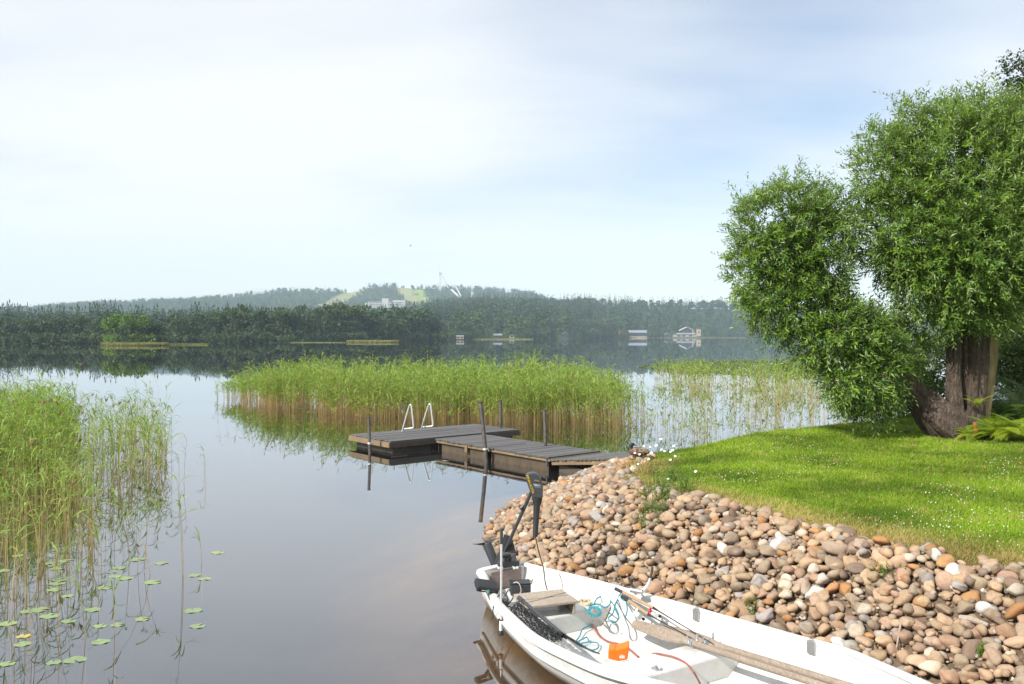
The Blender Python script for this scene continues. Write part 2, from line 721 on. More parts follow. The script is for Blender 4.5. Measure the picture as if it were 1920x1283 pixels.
hx = np.arange(-1500, 3400, 10.0)
hd = np.concatenate([np.arange(230, 700, 18.0), np.arange(700, 1500, 40), np.arange(1500, 3500, 50)])
HX, HD = np.meshgrid(hx, hd)
HZZ = hill_z(HX, HD)
a, b, c_ = slope_mask(HX, HD)
hv = np.stack([(HX - CX) / FPX * HD, HD, HZZ], -1).reshape(-1, 3)
hi = np.arange(HX.size).reshape(HX.shape)
hf = np.stack([hi[:-1, :-1], hi[:-1, 1:], hi[1:, 1:], hi[1:, :-1]], -1).reshape(-1, 4)
t = NT('hill_ground')
v = t.coord('Object')
fl = t.ramp(t.noise(v, 0.02, 5), [(0.35, (0.02, 0.035, 0.012)), (0.65, (0.05, 0.07, 0.02))])
ol = t.ramp(t.noise(v, 0.03, 5, 0.7), [(0.35, (0.17, 0.19, 0.07)), (0.65, (0.27, 0.25, 0.11))])
gr = t.ramp(t.noise(v, 0.03, 5, 0.7), [(0.35, (0.15, 0.24, 0.04)), (0.65, (0.25, 0.30, 0.07))])
c = t.mix(t.attr('slope'), fl, ol)
c = t.mix(t.attr('green'), c, gr)
MAT_HILL = t.done(t.principled(c, 0.9, 0, None, 0.1))
hills = raw_mesh('hills', hv, hf, MAT_HILL, smooth=True,
                 attrs={'slope': (a | b).astype(float).ravel(), 'green': c_.astype(float).ravel()})
tag(hills, kind='structure')

# ------------------------------------------------------------------ far trees
def tri_leaf(c, ax, nr, L, W):
    """folded diamonds: 4 verts, 2 tris each"""
    c, ax, nr = map(np.asarray, (c, ax, nr))
    ax = ax / (np.linalg.norm(ax, axis=1, keepdims=True) + 1e-9)
    sd = np.cross(ax, nr)
    sd /= np.linalg.norm(sd, axis=1, keepdims=True) + 1e-9
    up = np.cross(sd, ax)
    L, W = np.broadcast_to(L, len(c))[:, None], np.broadcast_to(W, len(c))[:, None]
    v0 = c
    v1 = c + ax * L * 0.45 - sd * W * 0.5 + up * W * 0.18
    v2 = c + ax * L - up * W * 0.12
    v3 = c + ax * L * 0.45 + sd * W * 0.5 + up * W * 0.18
    V = np.stack([v0, v1, v2, v3], 1).reshape(-1, 3)
    b = np.arange(len(c))[:, None] * 4
    F = np.concatenate([b + np.array([0, 3, 2]), b + np.array([0, 2, 1])], 1).reshape(-1, 3)
    return V, F


def rdir(n):
    v = rng.normal(size=(n, 3))
    return v / np.linalg.norm(v, axis=1, keepdims=True)


def deciduous(n, h=1.0, w=0.7, leaf=0.07, lobes=9, low=0.02, seed=0):
    """leaf clumps of a round-crowned tree of height 1"""
    r = np.random.default_rng(seed)
    V, F, A = [], [], []
    cs = []
    for i in range(lobes):
        z = r.uniform(low + 0.12, 0.84)
        rad = w * 0.5 * math.sin(math.pi * min(1, max(0.12, (z - low + 0.05) / (1.08 - low)))) ** 0.7
        th = r.uniform(0, 6.28)
        q = rad * r.uniform(0.25, 0.75)
        cs.append((q * math.cos(th), q * math.sin(th), z, r.uniform(0.13, 0.2) * (0.7 + w * 0.5)))
    cs.append((0, 0, 0.80, 0.17))
    cs = np.array(cs)
    k = r.integers(0, len(cs), n)
    d = r.normal(size=(n, 3))
    d /= np.linalg.norm(d, axis=1, keepdims=True)
    d[:, 2] = np.where(d[:, 2] < -0.5, -d[:, 2], d[:, 2])
    rr = cs[k, 3] * r.uniform(0.72, 1.08, n)
    c = cs[k, :3] + d * rr[:, None]
    axd = d + r.normal(size=(n, 3)) * 0.7
    nr = d + r.normal(size=(n, 3)) * 0.35
    L = leaf * r.uniform(0.7, 1.4, n)
    V, F = tri_leaf(c - axd * 0.02, axd, nr, L, L * 0.85)
    tint = np.clip(r.uniform(0, 1, n) * 0.6 + r.uniform(0, 0.4, len(cs))[k], 0, 1)
    return V * np.array([1, 1, h]), F, np.repeat(tint, 4)


def conifer(n, w=0.28, seed=0):
    r = np.random.default_rng(seed)
    z = 1 - np.sqrt(r.uniform(0.0, 1, n)) * 0.9
    rad = w * 0.5 * (1 - z) ** 0.8 * r.uniform(0.35, 1.0, n) * (1 + 0.25 * np.sin(z * 40))
    th = r.uniform(0, 6.283, n)
    o = np.stack([np.cos(th), np.sin(th), np.zeros(n)], 1)
    c = o * (rad * 0.45)[:, None] + np.stack([0 * z, 0 * z, z], 1)
    ax = o + np.array([0, 0, -0.45])
    L = 0.03 + rad * 0.85
    V, F = tri_leaf(c, ax, np.tile([0, 0, 1.0], (n, 1)) + o * 0.6, L, L * 0.8)
    top, tf = tri_leaf(np.array([[0, 0, 0.86], [0, 0, 0.86]]), np.array([[0, 0, 1.0]] * 2), np.array([[1.0, 0, 0], [0, 1.0, 0]]), 0.16, 0.03)
    return np.concatenate([V, top]), np.concatenate([F, tf + len(V)]), np.concatenate([np.repeat(r.uniform(0, 1, n), 4), np.full(8, 0.5)])


def scatter(protos, pos, h, tint, rot=None):
    VV, FF, AA = [], [], []
    nv = 0
    r = np.random.default_rng(3)
    k = r.integers(0, len(protos), len(pos))
    th = r.uniform(0, 6.283, len(pos))
    wv = r.uniform(0.85, 1.2, len(pos))
    for j, (V, F, A) in enumerate(protos):
        s = np.where(k == j)[0]
        if not len(s):
            continue
        c, sn = np.cos(th[s])[:, None], np.sin(th[s])[:, None]
        x = (V[None, :, 0] * c - V[None, :, 1] * sn) * (h[s] * wv[s])[:, None] + pos[s, 0][:, None]
        y = (V[None, :, 0] * sn + V[None, :, 1] * c) * (h[s] * wv[s])[:, None] + pos[s, 1][:, None]
        z = V[None, :, 2] * h[s][:, None] + pos[s, 2][:, None]
        VV.append(np.stack([x, y, z], -1).reshape(-1, 3))
        f = F[None] + (np.arange(len(s)) * len(V))[:, None, None] + nv
        FF.append(f.reshape(-1, 3))
        AA.append((np.clip(A[None] * 0.5 + tint[s][:, None] * 0.7 - 0.1, 0, 1)).ravel())
        nv += len(s) * len(V)
    return np.concatenate(VV), np.concatenate(FF), np.concatenate(AA)


M_FARDEC = leafmat('far_leaves', (0.022, 0.048, 0.016), (0.095, 0.145, 0.045), None, 0.2, 0.6)
M_FARCON = leafmat('far_needles', (0.009, 0.026, 0.013), (0.062, 0.105, 0.042), None, 0.1, 0.7)
M_BARK = simple('bark_far', (0.12, 0.09, 0.065), 0.9)
dec_mid = [deciduous(170, w=0.55, leaf=0.13, lobes=7, seed=s) for s in range(4)]
con_mid = [conifer(70, 0.34, s) for s in range(4)]
con_far = [conifer(22, 0.40, s + 9) for s in range(4)]
dec_far = [deciduous(40, w=0.6, leaf=0.22, lobes=5, seed=s + 20) for s in range(3)]


def woods(n, pxr, Dr, keep=None):
    px = rng.uniform(*pxr, n)
    if Dr[0] == 280:
        D = np.interp(px, PXK, SHORE_D) - 3 + 42 * rng.uniform(0, 1, n) ** 1.5
    else:
        D = np.sqrt(rng.uniform(Dr[0] ** 2, Dr[1] ** 2, n))
    ok = D > np.interp(px, PXK, SHORE_D) + (-5 if Dr[0] == 280 else 7)
    a, b, c_ = slope_mask(px, D)
    ok &= ~(a | b | c_)
    if keep is not None:
        ok &= keep(px, D)
    px, D = px[ok], D[ok]
    return px, D, np.stack([(px - CX) / FPX * D, D, hill_z(px, D) - 0.4], 1)


def forest(name, label, cat, specs):
    VV, FF, AA, MM, n = [], [], [], [], 0
    for protos, pos, h, mi in specs:
        V, F, A = scatter(protos, pos, h, rng.uniform(0, 1, len(pos)))
        VV.append(V)
        FF.append(F + n)
        AA.append(A)
        MM.append(np.full(len(F), mi))
        n += len(V)
    o = raw_mesh(name, np.concatenate(VV), np.concatenate(FF), [M_FARCON, M_FARDEC], np.concatenate(MM), {'rnd': np.concatenate(AA)})
    return tag(o, label, cat, kind='stuff')


CLEAR = [(918, 942, 35), (953, 968, 30), (1046, 1074, 35), (1154, 1165, 30), (1178, 1214, 42), (1256, 1316, 70)]


def notclear(px, D):
    sd = np.interp(px, PXK, SHORE_D)
    ok = np.ones(len(px), bool)
    for x0, x1, dd in CLEAR:
        ok &= ~((px > x0 - 2) & (px < x1 + 2) & (D < sd + dd))
    return ok


# dark belt behind the left shore
px, D, p = woods(1500, (-350, 840), (400, 640))
forest('left_conifer_forest', 'dark conifer forest rising behind the left shore trees', 'forest', [(con_mid, p, rng.uniform(11, 17, len(p)) * np.interp(px, [-400, 560, 640, 840], [1, 1, .8, .75]), 0)])
# wooded right shore and the hillside behind it
px, D, p = woods(1000, (842, 1950), (560, 1450), lambda x, d: (d < np.interp(x, PXK, SHORE_D) + 130) & notclear(x, d))
px2, D2, p2 = woods(5200, (560, 2200), (640, 1500), lambda x, d: (d > np.interp(x, PXK, SHORE_D) + 60) & notclear(x, d))
h2 = rng.uniform(13, 21, len(p2))
m2 = rng.uniform(0, 1, len(p2)) < 0.30
forest('hillside_forest', 'mixed green forest covering the near hillside beyond the lake', 'forest',
       [(dec_mid, p, rng.uniform(11, 20, len(p)), 1), (con_mid, p2[~m2], h2[~m2] * 1.12, 0), (dec_mid, p2[m2], h2[m2] * 0.72, 1)])
# mid distance behind the peninsula and the far ridge
px, D, p = woods(5200, (-350, 1100), (900, 2300), lambda x, d: ~((x > 676) & (x < 768) & (d > 1690) & (d < 1800)))
px2, D2, p2 = woods(6500, (-350, 1130), (2250, 2760))
m1 = rng.uniform(0, 1, len(p)) < 0.3
m2 = rng.uniform(0, 1, len(p2)) < 0.25
hh = np.where((px > 672) & (px < 772) & (D > 1500) & (D < 1700), 9, rng.uniform(12, 19, len(p)))
forest('ridge_forest', 'hazy blue green forest on the far ridge', 'forest',
       [(con_far, p[~m1], hh[~m1], 0), (dec_far, p[m1], hh[m1] * 0.85, 1),
        (con_far, p2[~m2], rng.uniform(12, 22, (~m2).sum()), 0), (dec_far, p2[m2], rng.uniform(11, 17, m2.sum()), 1)])


px, D, p = woods(3200, (-350, 1950), (280, 1450), lambda x, d: (d < np.interp(x, PXK, SHORE_D) + 45) & notclear(x, d))
p[:, 2] = np.maximum(p[:, 2], 0) - 0.5
forest('shore_bushes', 'low bushes filling the far waterline under the trees', 'bushes', [(dec_far, p, rng.uniform(2.5, 6.0, len(p)) * np.interp(D, [300, 1000], [0.7, 1.3]), 1)])
# countable trees along the near shores
def tree_proto(name, n, w, leaf, lobes, seed, mat, low=0.0):
    V, F, A = deciduous(n, 1.0, w, leaf, lobes, low, seed)
    root = empty(name, (0, 0, 0))
    V = V * np.array([1, 1, 1.12]) - np.array([0, 0, 0.11])
    raw_mesh('crown', V, F, mat, None, {'rnd': A}, root)
    b = MB()
    b.tube([(0, 0, -0.05), (0.005, 0, 0.25), (-0.01, 0.01, 0.6)], [0.022, 0.018, 0.007], 6)
    build('trunk', b, M_BARK, root, smooth=True)
    return root


M_SHORE = [leafmat('shore_leaves_dark', (0.022, 0.048, 0.018), (0.075, 0.125, 0.042), None, 0.2, 0.6),
           leafmat('shore_leaves_mid', (0.030, 0.058, 0.018), (0.105, 0.155, 0.05), None, 0.2, 0.6),
           leafmat('shore_leaves_fresh', (0.06, 0.125, 0.014), (0.24, 0.38, 0.06), None, 0.25, 0.6)]
SHORE_PROTO = [tree_proto('shore_tree', 520, w, 0.075, lo, 40 + i, M_SHORE[mi]) for i, (w, lo, mi) in enumerate([(0.75, 11, 0), (0.6, 9, 1), (0.85, 13, 0), (0.5, 8, 1), (0.7, 10, 2)])]
used = [False] * 5


def put_tree(k, px, D, h, label, group, rz=None):
    o = SHORE_PROTO[k] if not used[k] else copy_tree(SHORE_PROTO[k])
    used[k] = True
    z = float(hill_z(px, D)) if D > np.interp(px, PXK, SHORE_D) else 0.25
    o.location = ((px - CX) / FPX * D, D, z - 0.2)
    o.rotation_euler = (0, 0, random.uniform(0, 6.28) if rz is None else rz)
    o.scale = (h, h, h)
    tag(o, label, 'tree', group)


# small island at the left with its own clump
for px, D, h, k, lab in [(206, 246, 8.0, 4, 'bright green tree at the left tip of the small wooded island'), (222, 250, 9.2, 4, 'tall bright green tree in the left half of the small island'),
                         (241, 247, 9.0, 4, 'bright green tree in the middle of the small island'), (258, 252, 9.6, 2, 'dark tall tree forming the top of the small island clump'),
                         (272, 249, 8.8, 4, 'bright topped tree right of the dark one on the small island'), (284, 252, 7.8, 0, 'dark tree on the right part of the small island'),
                         (299, 254, 6.8, 2, 'dark low tree at the right end of the small island'), (232, 243, 6.0, 2, 'low dark tree at the water edge of the small island')]:
    put_tree(k, px, D, h, lab, 'trees on the small island')
GL = ['dark round crowned tree in the row on the wooded peninsula', 'lighter green tree in the row on the wooded peninsula',
      'broad dark tree in the row on the wooded peninsula', 'slender pale green tree in the row on the wooded peninsula', 'fresh green tree at the tip of the wooded peninsula']
for i in range(46):
    px = 318 + (815 - 318) * (i + rng.uniform(-0.3, 0.3)) / 45
    D = np.interp(px, PXK, SHORE_D) + rng.choice([9, 17, 28])
    hpx = np.interp(px, [310, 340, 420, 600, 700, 780, 815, 840], [58, 50, 62, 68, 66, 64, 52, 36]) * rng.uniform(0.8, 1.03)
    k = int(rng.choice([0, 0, 1, 1, 2, 2, 3])) if px < 770 else int(rng.choice([0, 2, 2, 1]))
    put_tree(k, px, D, hpx / FPX * D, GL[k], 'trees along the peninsula')
GL = ['dark round crowned tree on the far left shore', 'lighter green tree on the far left shore', 'broad dark tree on the far left shore',
      'slender pale green tree on the far left shore']
for i in range(24):
    px = -60 + 260 * (i + rng.uniform(-0.3, 0.3)) / 23
    D = np.interp(px, PXK, SHORE_D) + rng.choice([9, 16, 24])
    k = int(rng.choice([0, 1, 2, 2, 3, 0]))
    put_tree(k, px, D, rng.uniform(38, 52) / FPX * D, GL[k], 'trees on the far left shore')
GL = ['dark round crowned tree along the far right shore', 'lighter green tree along the far right shore', 'broad dark tree along the far right shore',
      'slender pale birch like tree along the far right shore']
for i in range(52):
    px = 850 + 530 * (i + rng.uniform(-0.35, 0.35)) / 51
    sd = np.interp(px, PXK, SHORE_D)
    D = sd + rng.choice([10, 16, 26])
    if not notclear(np.array([px]), np.array([D]))[0]:
        continue
    k = int(rng.choice([0, 1, 3, 3, 2, 1]))
    put_tree(k, px, D, rng.uniform(9, 15) * (1 if sd < 800 else 1.25), GL[k], 'trees along the far right shore')

# yellow green reed strips at the far shores
M_STRIP = leafmat('far_reed', (0.16, 0.17, 0.05), (0.34, 0.33, 0.11), None, 0.25, 0.7)


def reed_strip(name, label, x0, x1, D, h, n, dd=5):
    x = rng.uniform(x0, x1, n)
    d = D + rng.uniform(-dd, dd, n) * np.sin(np.clip((x - x0) / (x1 - x0), 0, 1) * math.pi)
    c = np.stack([(x - CX) / FPX * d, d, np.full(n, -0.05)], 1)
    ax = rng.normal(size=(n, 3)) * 0.12 + np.array([0, 0, 1.0])
    nr = rdir(n)
    V, F = tri_leaf(c, ax, nr, h * rng.uniform(0.7, 1.1, n), 0.28)
    tag(raw_mesh(name, V, F, M_STRIP, None, {'rnd': np.repeat(rng.uniform(0, 1, n), 4)}), label, 'reeds', kind='stuff')


reed_strip('shore_reeds', 'pale strip of reeds in front of the small island', 188, 316, 240, 1.0, 2600)
reed_strip('shore_reeds', 'thin reed strip right of the small island', 316, 390, 262, 0.5, 700, 3)
reed_strip('shore_reeds', 'pale yellow reed strip in front of the wooded peninsula', 650, 748, 345, 1.1, 2000, 6)
reed_strip('shore_reeds', 'thin pale strip along the shore by the peninsula', 545, 650, 338, 0.4, 600, 3)
reed_strip('shore_reeds', 'thin pale grass edge along the far right shore', 845, 1000, 600, 0.9, 1300, 20)
reed_strip('shore_reeds', 'thin pale grass edge below the houses on the right shore', 1020, 1400, 1010, 1.3, 1500, 60)

# ------------------------------------------------------------------ air
hz = NT('haze')
pv = hz.node('ShaderNodeVolumePrincipled')
pv.inputs['Color'].default_value = (0.66, 0.84, 1.0, 1)
pv.inputs['Density'].default_value = 0.000155
pv.inputs['Anisotropy'].default_value = -0.1
hz.l.new(pv.outputs[0], hz.out.inputs['Volume'])
b = MB().box((0, 1650, 148), (5800, 4100, 316))
hb = build('haze', b, hz.m)
tag(hb, kind='stuff')

# ------------------------------------------------------------------ rowing boat: stern S0, axis AX towards the bow, NX towards the bank side
S0 = np.array([-0.104, 9.183, 0.0])
BA = 0.556
AX = np.array([math.sin(BA), -math.cos(BA), 0])
NX = np.array([math.cos(BA), math.sin(BA), 0])
UP = np.array([0, 0, 1.0])
BL = 5.0
WK = np.array([0, .4, 1, 2, 3, 4, 4.7, 5.3]) / 5.3 * BL
WV = [0.248, 0.409, 0.616, 0.824, 0.85, 0.733, 0.382, 0.03]


_ss = np.linspace(0, BL, 161)
_W = np.convolve(np.pad(np.interp(_ss, WK, WV), 6, mode='edge'), np.ones(13) / 13, 'valid')


def bw(s):
    return np.interp(s, _ss, _W)


def bz(s):
    t = s / BL
    return 0.363 + 0.9 * (t - 0.3) ** 2 * np.where(t > 0.3, 1, 0.5)


def bk(s):     # keel line
    t = s / BL
    return np.interp(t, [0, .1, .3, .7, .85, .95, 1], [-0.10, -0.14, -0.17, -0.15, -0.02, 0.25, 0.66])


def bp(s, n, z):
    return S0 + AX * s + NX * n + UP * z


def BI(px, py, z):
    """photo pixel at height z -> boat (s, n)"""
    d = PZ(px, py, z) - S0
    return float(d @ AX), float(d @ NX)


M_HULL = NT('boat_gelcoat')
_v = M_HULL.coord('Object')
_c = M_HULL.ramp(M_HULL.noise(_v, 3.0, 6, 0.65), [(0.3, (0.50, 0.495, 0.46)), (0.6, (0.67, 0.67, 0.65))])
_c = M_HULL.mix(M_HULL.maprange(M_HULL.noise(_v, 26, 4, 0.7), 0.60, 0.74, 0, 0.55), _c, (0.36, 0.33, 0.27))
_s = M_HULL.node('ShaderNodeSeparateXYZ')
M_HULL.l.new(M_HULL.node('ShaderNodeNewGeometry').outputs['Position'], _s.inputs[0])
_st = M_HULL.math('SUBTRACT', _s.outputs[2], M_HULL.math('MULTIPLY', M_HULL.noise(_v, 7, 5), 0.12))
_c = M_HULL.mix(M_HULL.maprange(_st, 0.06, -0.02, 0, 0.8), _c, (0.20, 0.15, 0.07))      # stain along the waterline
M_HULL = M_HULL.done(M_HULL.principled(_c, 0.42, 0, None, 0.45))
M_HULLIN = NT('boat_inside')
_v = M_HULLIN.coord('Object')
_c = M_HULLIN.ramp(M_HULLIN.noise(_v, 3.5, 7, 0.7), [(0.30, (0.40, 0.38, 0.33)), (0.46, (0.58, 0.575, 0.545)), (0.7, (0.68, 0.68, 0.66))])
_c = M_HULLIN.mix(M_HULLIN.maprange(M_HULLIN.noise(_v, 22, 4, 0.7), 0.58, 0.72, 0, 0.5), _c, (0.42, 0.38, 0.31))
M_HULLIN = M_HULLIN.done(M_HULLIN.principled(_c, 0.45, 0, None, 0.4))
M_BOATWOOD = wood('transom_wood', [(0.16, 0.12, 0.10), (0.27, 0.21, 0.18), (0.34, 0.28, 0.25), (0.20, 0.15, 0.14)], 0.8, (4, 4, 14))
M_GREYWOOD = wood('weathered_wood', [(0.22, 0.18, 0.14), (0.36, 0.30, 0.245), (0.46, 0.40, 0.33), (0.27, 0.22, 0.17)], 0.85, (14, 3, 5), bump=0.4, rot=(0, 0, BA))
M_OAR = wood('oar_wood', [(0.17, 0.13, 0.10), (0.29, 0.235, 0.185), (0.40, 0.335, 0.27), (0.20, 0.15, 0.115)], 0.8, (9, 3, 9), bump=0.3)
M_BLACK = simple('black_plastic', (0.018, 0.019, 0.021), 0.42, 0, 0.3, 8, 0.05, 80)
M_GRAPH = simple('graphite_plastic', (0.045, 0.05, 0.056), 0.42, 0, 0.25, 6, 0.05, 80)
M_STEEL = simple('galvanised_steel', (0.55, 0.56, 0.57), 0.38, 0.9, 0.2, 12)
M_ALU = simple('aluminium', (0.78, 0.79, 0.80), 0.35, 0.6, 0.08, 20)
M_RUBBER = simple('black_rubber', (0.012, 0.012, 0.013), 0.6)
M_TEAL = simple('teal_rope', (0.02, 0.26, 0.32), 0.7, 0, 0.3, 60, 0.3, 300)
M_REDCABLE = simple('red_brown_cable', (0.30, 0.095, 0.065), 0.5, 0, 0.25, 10)
M_BEIGE = simple('beige_rope', (0.48, 0.40, 0.27), 0.85, 0, 0.3, 40, 0.4, 200)
M_ORANGE = simple('orange_plastic', (0.88, 0.16, 0.008), 0.42, 0, 0.06, 8)
M_RED = simple('red_lacquer', (0.50, 0.010, 0.018), 0.22, 0.3, 0.1)
M_WHITEP = simple('white_print', (0.80, 0.80, 0.80), 0.5, 0, 0.05)
M_YELLOW = simple('yellow_print', (0.72, 0.46, 0.02), 0.5, 0, 0.05)
M_CORK = wood('rod_cork', [(0.26, 0.17, 0.10), (0.38, 0.27, 0.17), (0.46, 0.34, 0.23)], 0.8, (30, 30, 30), bump=0.2)

boat = empty('rowing_boat', bp(2.4, 0, 0), 'weathered white rowing boat moored against the stone bank', 'boat')


def hull_ring(s, inset=0.0, floor=None):
    W, zg, zk = float(bw(s)) - inset, float(bz(s)), float(bk(s)) + inset
    W = max(W, 0.012)
    pts = []
    for j in range(15):
        ph = math.pi * j / 14
        cx_, sx = math.cos(ph), math.sin(ph)
        n = W * math.copysign(abs(cx_) ** 0.62, cx_)
        n *= 1 - 0.10 * sx ** 3
        z = zg - (zg - zk) * sx ** 1.05
        if floor is not None:
            z = max(z, floor)
        if 2 <= j <= 12 and floor is None and j in (2, 12):
            n *= 1.018
        pts.append(bp(s, n, z))
    return np.array(pts)


ST = np.concatenate([[0.0, 0.12], np.linspace(0.3, 4.6, 26), np.linspace(4.7, 5.0, 5)])
hb_ = MB()


def strip(rings, m, flip=False):
    n = len(rings[0])
    V = np.concatenate(rings)
    F = [(i * n + j, i * n + j + 1, (i + 1) * n + j + 1, (i + 1) * n + j) for i in range(len(rings) - 1) for j in range(n - 1)]
    hb_.add(V, F, m)


outer = [hull_ring(s) for s in ST]
outer[0] = outer[0] + (AX * -0.02 + 0)
inner = [hull_ring(min(max(s, 0.05), 4.93), 0.028, 0.014) for s in ST]
strip(outer, 0)
strip(inner, 1)
# transom plate: outside and inside faces
hb_.add(outer[0], [tuple(range(15))], 0)
hb_.add(inner[0], [tuple(range(14, -1, -1))], 1)
hull = build('hull', hb_, [M_HULL, M_HULLIN], boat, smooth=True, fix=False)

# rolled rim round the whole gunwale, one continuous band
g = MB()
line = [bp(s, bw(s) + 0.0, bz(s)) for s in np.linspace(4.99, 0.0, 60)]
line += [bp(-0.012, n, bz(0) + 0.012 * math.cos(n / 0.248 * 1.5)) for n in np.linspace(0.235, -0.235, 9)]
line += [bp(s, -bw(s), bz(s)) for s in np.linspace(0.0, 4.99, 60)]
line = np.array(line)
rings = []
prof = [(0.030, -0.052), (0.046, -0.040), (0.046, -0.012), (0.034, 0.010), (0.008, 0.018), (-0.020, 0.014), (-0.034, 0.002), (-0.034, -0.018), (0.010, -0.030)]
for i in range(len(line)):
    tdir = unit(line[min(i + 1, len(line) - 1)] - line[max(i - 1, 0)])
    o_ = unit(np.cross(tdir, UP))          # outwards
    c0 = S0 + AX * 2.4
    if (line[i] - c0) @ o_ < 0:
        o_ = -o_
    rings.append(np.array([line[i] + o_ * a_ + UP * b_ for a_, b_ in prof]))
g.loft(rings)
build('gunwale', g, M_HULL, boat, smooth=True)
g = MB()     # moulded strake below the rim on both sides
for sg in (1, -1):
    pts = np.array([bp(s, sg * bw(s) * 0.985, bz(s) - 0.30 * (bz(s) - bk(s))) for s in np.linspace(0.05, 4.7, 40)])
    g.tube(pts, 0.016, 6)
build('strake', g, M_HULL, boat, smooth=True)
g = MB()
g.box(bp(0.055, 0.01, 0.235), (0.385, 0.03, 0.30), [NX, AX, UP])
build('transom_board', g, M_BOATWOOD, boat, bevel=0.004)


def bench_box(s0, s1, z0, z1, name, shrink=0.04, mat=None):
    rg = []
    for s in np.linspace(s0, s1, 6):
        w0 = bw(s) * 0.80 - shrink
        w1 = bw(s) * 0.97 - shrink
        rg.append(np.array([bp(s, -w0, z0), bp(s, w0, z0), bp(s, w1, z1), bp(s, -w1, z1)]))
    m = MB()
    m.loft(rg)
    return build(name, m, mat or M_HULLIN, boat, bevel=0.018)


bench_box(0.10, 1.14, 0.005, 0.20, 'stern_locker')
bench_box(2.38, 2.72, 0.005, 0.215, 'thwart')
bench_box(4.05, 4.4, 0.005, 0.28, 'bow_thwart')
# rowlock sockets on the bank side rim
for px, py in ((1284, 1142), (1549, 1217)):
    s, n = BI(px, py, 0.42)
    m = MB()
    n0 = float(bw(s))
    m.box(bp(s, n0 - 0.045, bz(s) - 0.035), (0.075, 0.022, 0.10), [AX, NX, UP])
    m.tube([bp(s, n0 - 0.045, bz(s) - 0.07), bp(s, n0 - 0.045, bz(s) + 0.035)], 0.016, 8)
    build('rowlock_socket', m, M_STEEL, boat, bevel=0.003)
m = MB()
s, n = BI(1277, 1270, 0.215)
m.box(bp(2.66, -0.16, 0.222), (0.07, 0.06, 0.012), [AX, NX, UP])
m.tube([bp(2.64, -0.16, 0.23), bp(2.68, -0.16, 0.255), bp(2.70, -0.16, 0.23)], 0.008, 6)
build('lifting_eye', m, M_STEEL, boat)

# loose wooden bench on the stern locker
bz0 = 0.205
bench = empty('stern_bench', bp(0.82, 0, bz0), 'low weathered grey plank bench standing on the stern locker', 'bench')
m = MB()
sb, wb = (0.60, 1.04), (-0.30, 0.25)
hbz = 0.335
cs = [BI(959, 1115, hbz), BI(1050, 1106, hbz), BI(1087, 1124, hbz), BI(993, 1136, hbz)]
c0 = np.mean([bp(s, n, 0) for s, n in cs], 0)
e1 = unit(bp(*cs[1], 0) - bp(*cs[0], 0) + bp(*cs[2], 0) - bp(*cs[3], 0))
e2 = np.array([e1[1], -e1[0], 0])
L1 = np.linalg.norm(bp(*cs[1], 0) - bp(*cs[0], 0))
L2 = np.linalg.norm(bp(*cs[3], 0) - bp(*cs[0], 0)) + 0.02
for k in range(2):
    m.box(c0 + e2 * (k - 0.5) * L2 * 0.5 + UP * (hbz - 0.012 - 0.004 * k), (L1 + 0.02 * k, L2 * 0.5 - 0.006, 0.024), [e1, e2, UP])
build('seat_board', m, M_GREYWOOD, bench, bevel=0.004)
for sg in (-1, 1):
    m = MB().box(c0 + e1 * sg * (L1 / 2 - 0.03) + UP * ((hbz - 0.026 + bz0) / 2), (0.022, L2 - 0.03, hbz - 0.026 - bz0), [e1, e2, UP])
    build('leg', m, M_GREYWOOD, bench, bevel=0.003)

# ---- electric outboard tilted up on the transom
mot = empty('outboard_motor', bp(0, 0.03, bz(0)), 'black electric outboard motor tilted up on the boat transom', 'outboard motor')
head_c = P(1003, 925, 8.95)
sh0 = P(952, 1022, 9.2)
sh1 = P(997, 921, 8.95)
shdir = unit(sh1 - sh0)
base = P(934, 1062, 9.42)
m = MB().tube([base, sh0, sh1], 0.019, 12)
build('shaft', m, M_GRAPH, mot, smooth=True)
# drive pod and propeller hang behind the transom
pod0, pod1 = P(932, 1066, 9.50), P(913, 1020, 9.56)
pd = unit(pod1 - pod0)
m = MB().tube([pod0 - pd * 0.05, pod0 - pd * 0.03, pod0, pod1 - pd * 0.03, pod1, pod1 + pd * 0.008], [0.012, 0.040, 0.047, 0.052, 0.050, 0.03], 20)
pod = build('drive_pod', m, M_GRAPH, mot, smooth=True)
m = MB()
side = unit(P(940, 1016, 9.56) - P(897, 1038, 9.56))
side = unit(side - pd * (side @ pd))
bin_ = np.cross(pd, side)
pc = pod1 + pd * 0.012
m.tube([pc, pc + pd * 0.022], [0.03, 0.012], 12)
for sg in (1, -1):
    rg = []
    for q in np.linspace(0, 1, 7):
        c1 = pc + side * sg * (0.02 + 0.125 * q) - pd * 0.03 * q * q * sg + pd * 0.02 * q
        w_ = 0.010 + 0.026 * math.sin(math.pi * (0.18 + 0.8 * q))
        tw = 0.5 - 0.35 * q
        wd = bin_ * math.cos(tw) + pd * math.sin(tw) * sg
        rg.append(np.array([c1 + wd * w_, c1 + np.cross(wd, side) * 0.004, c1 - wd * w_, c1 - np.cross(wd, side) * 0.004]))
    m.loft(rg)
build('propeller', m, M_BLACK, mot, smooth=True)
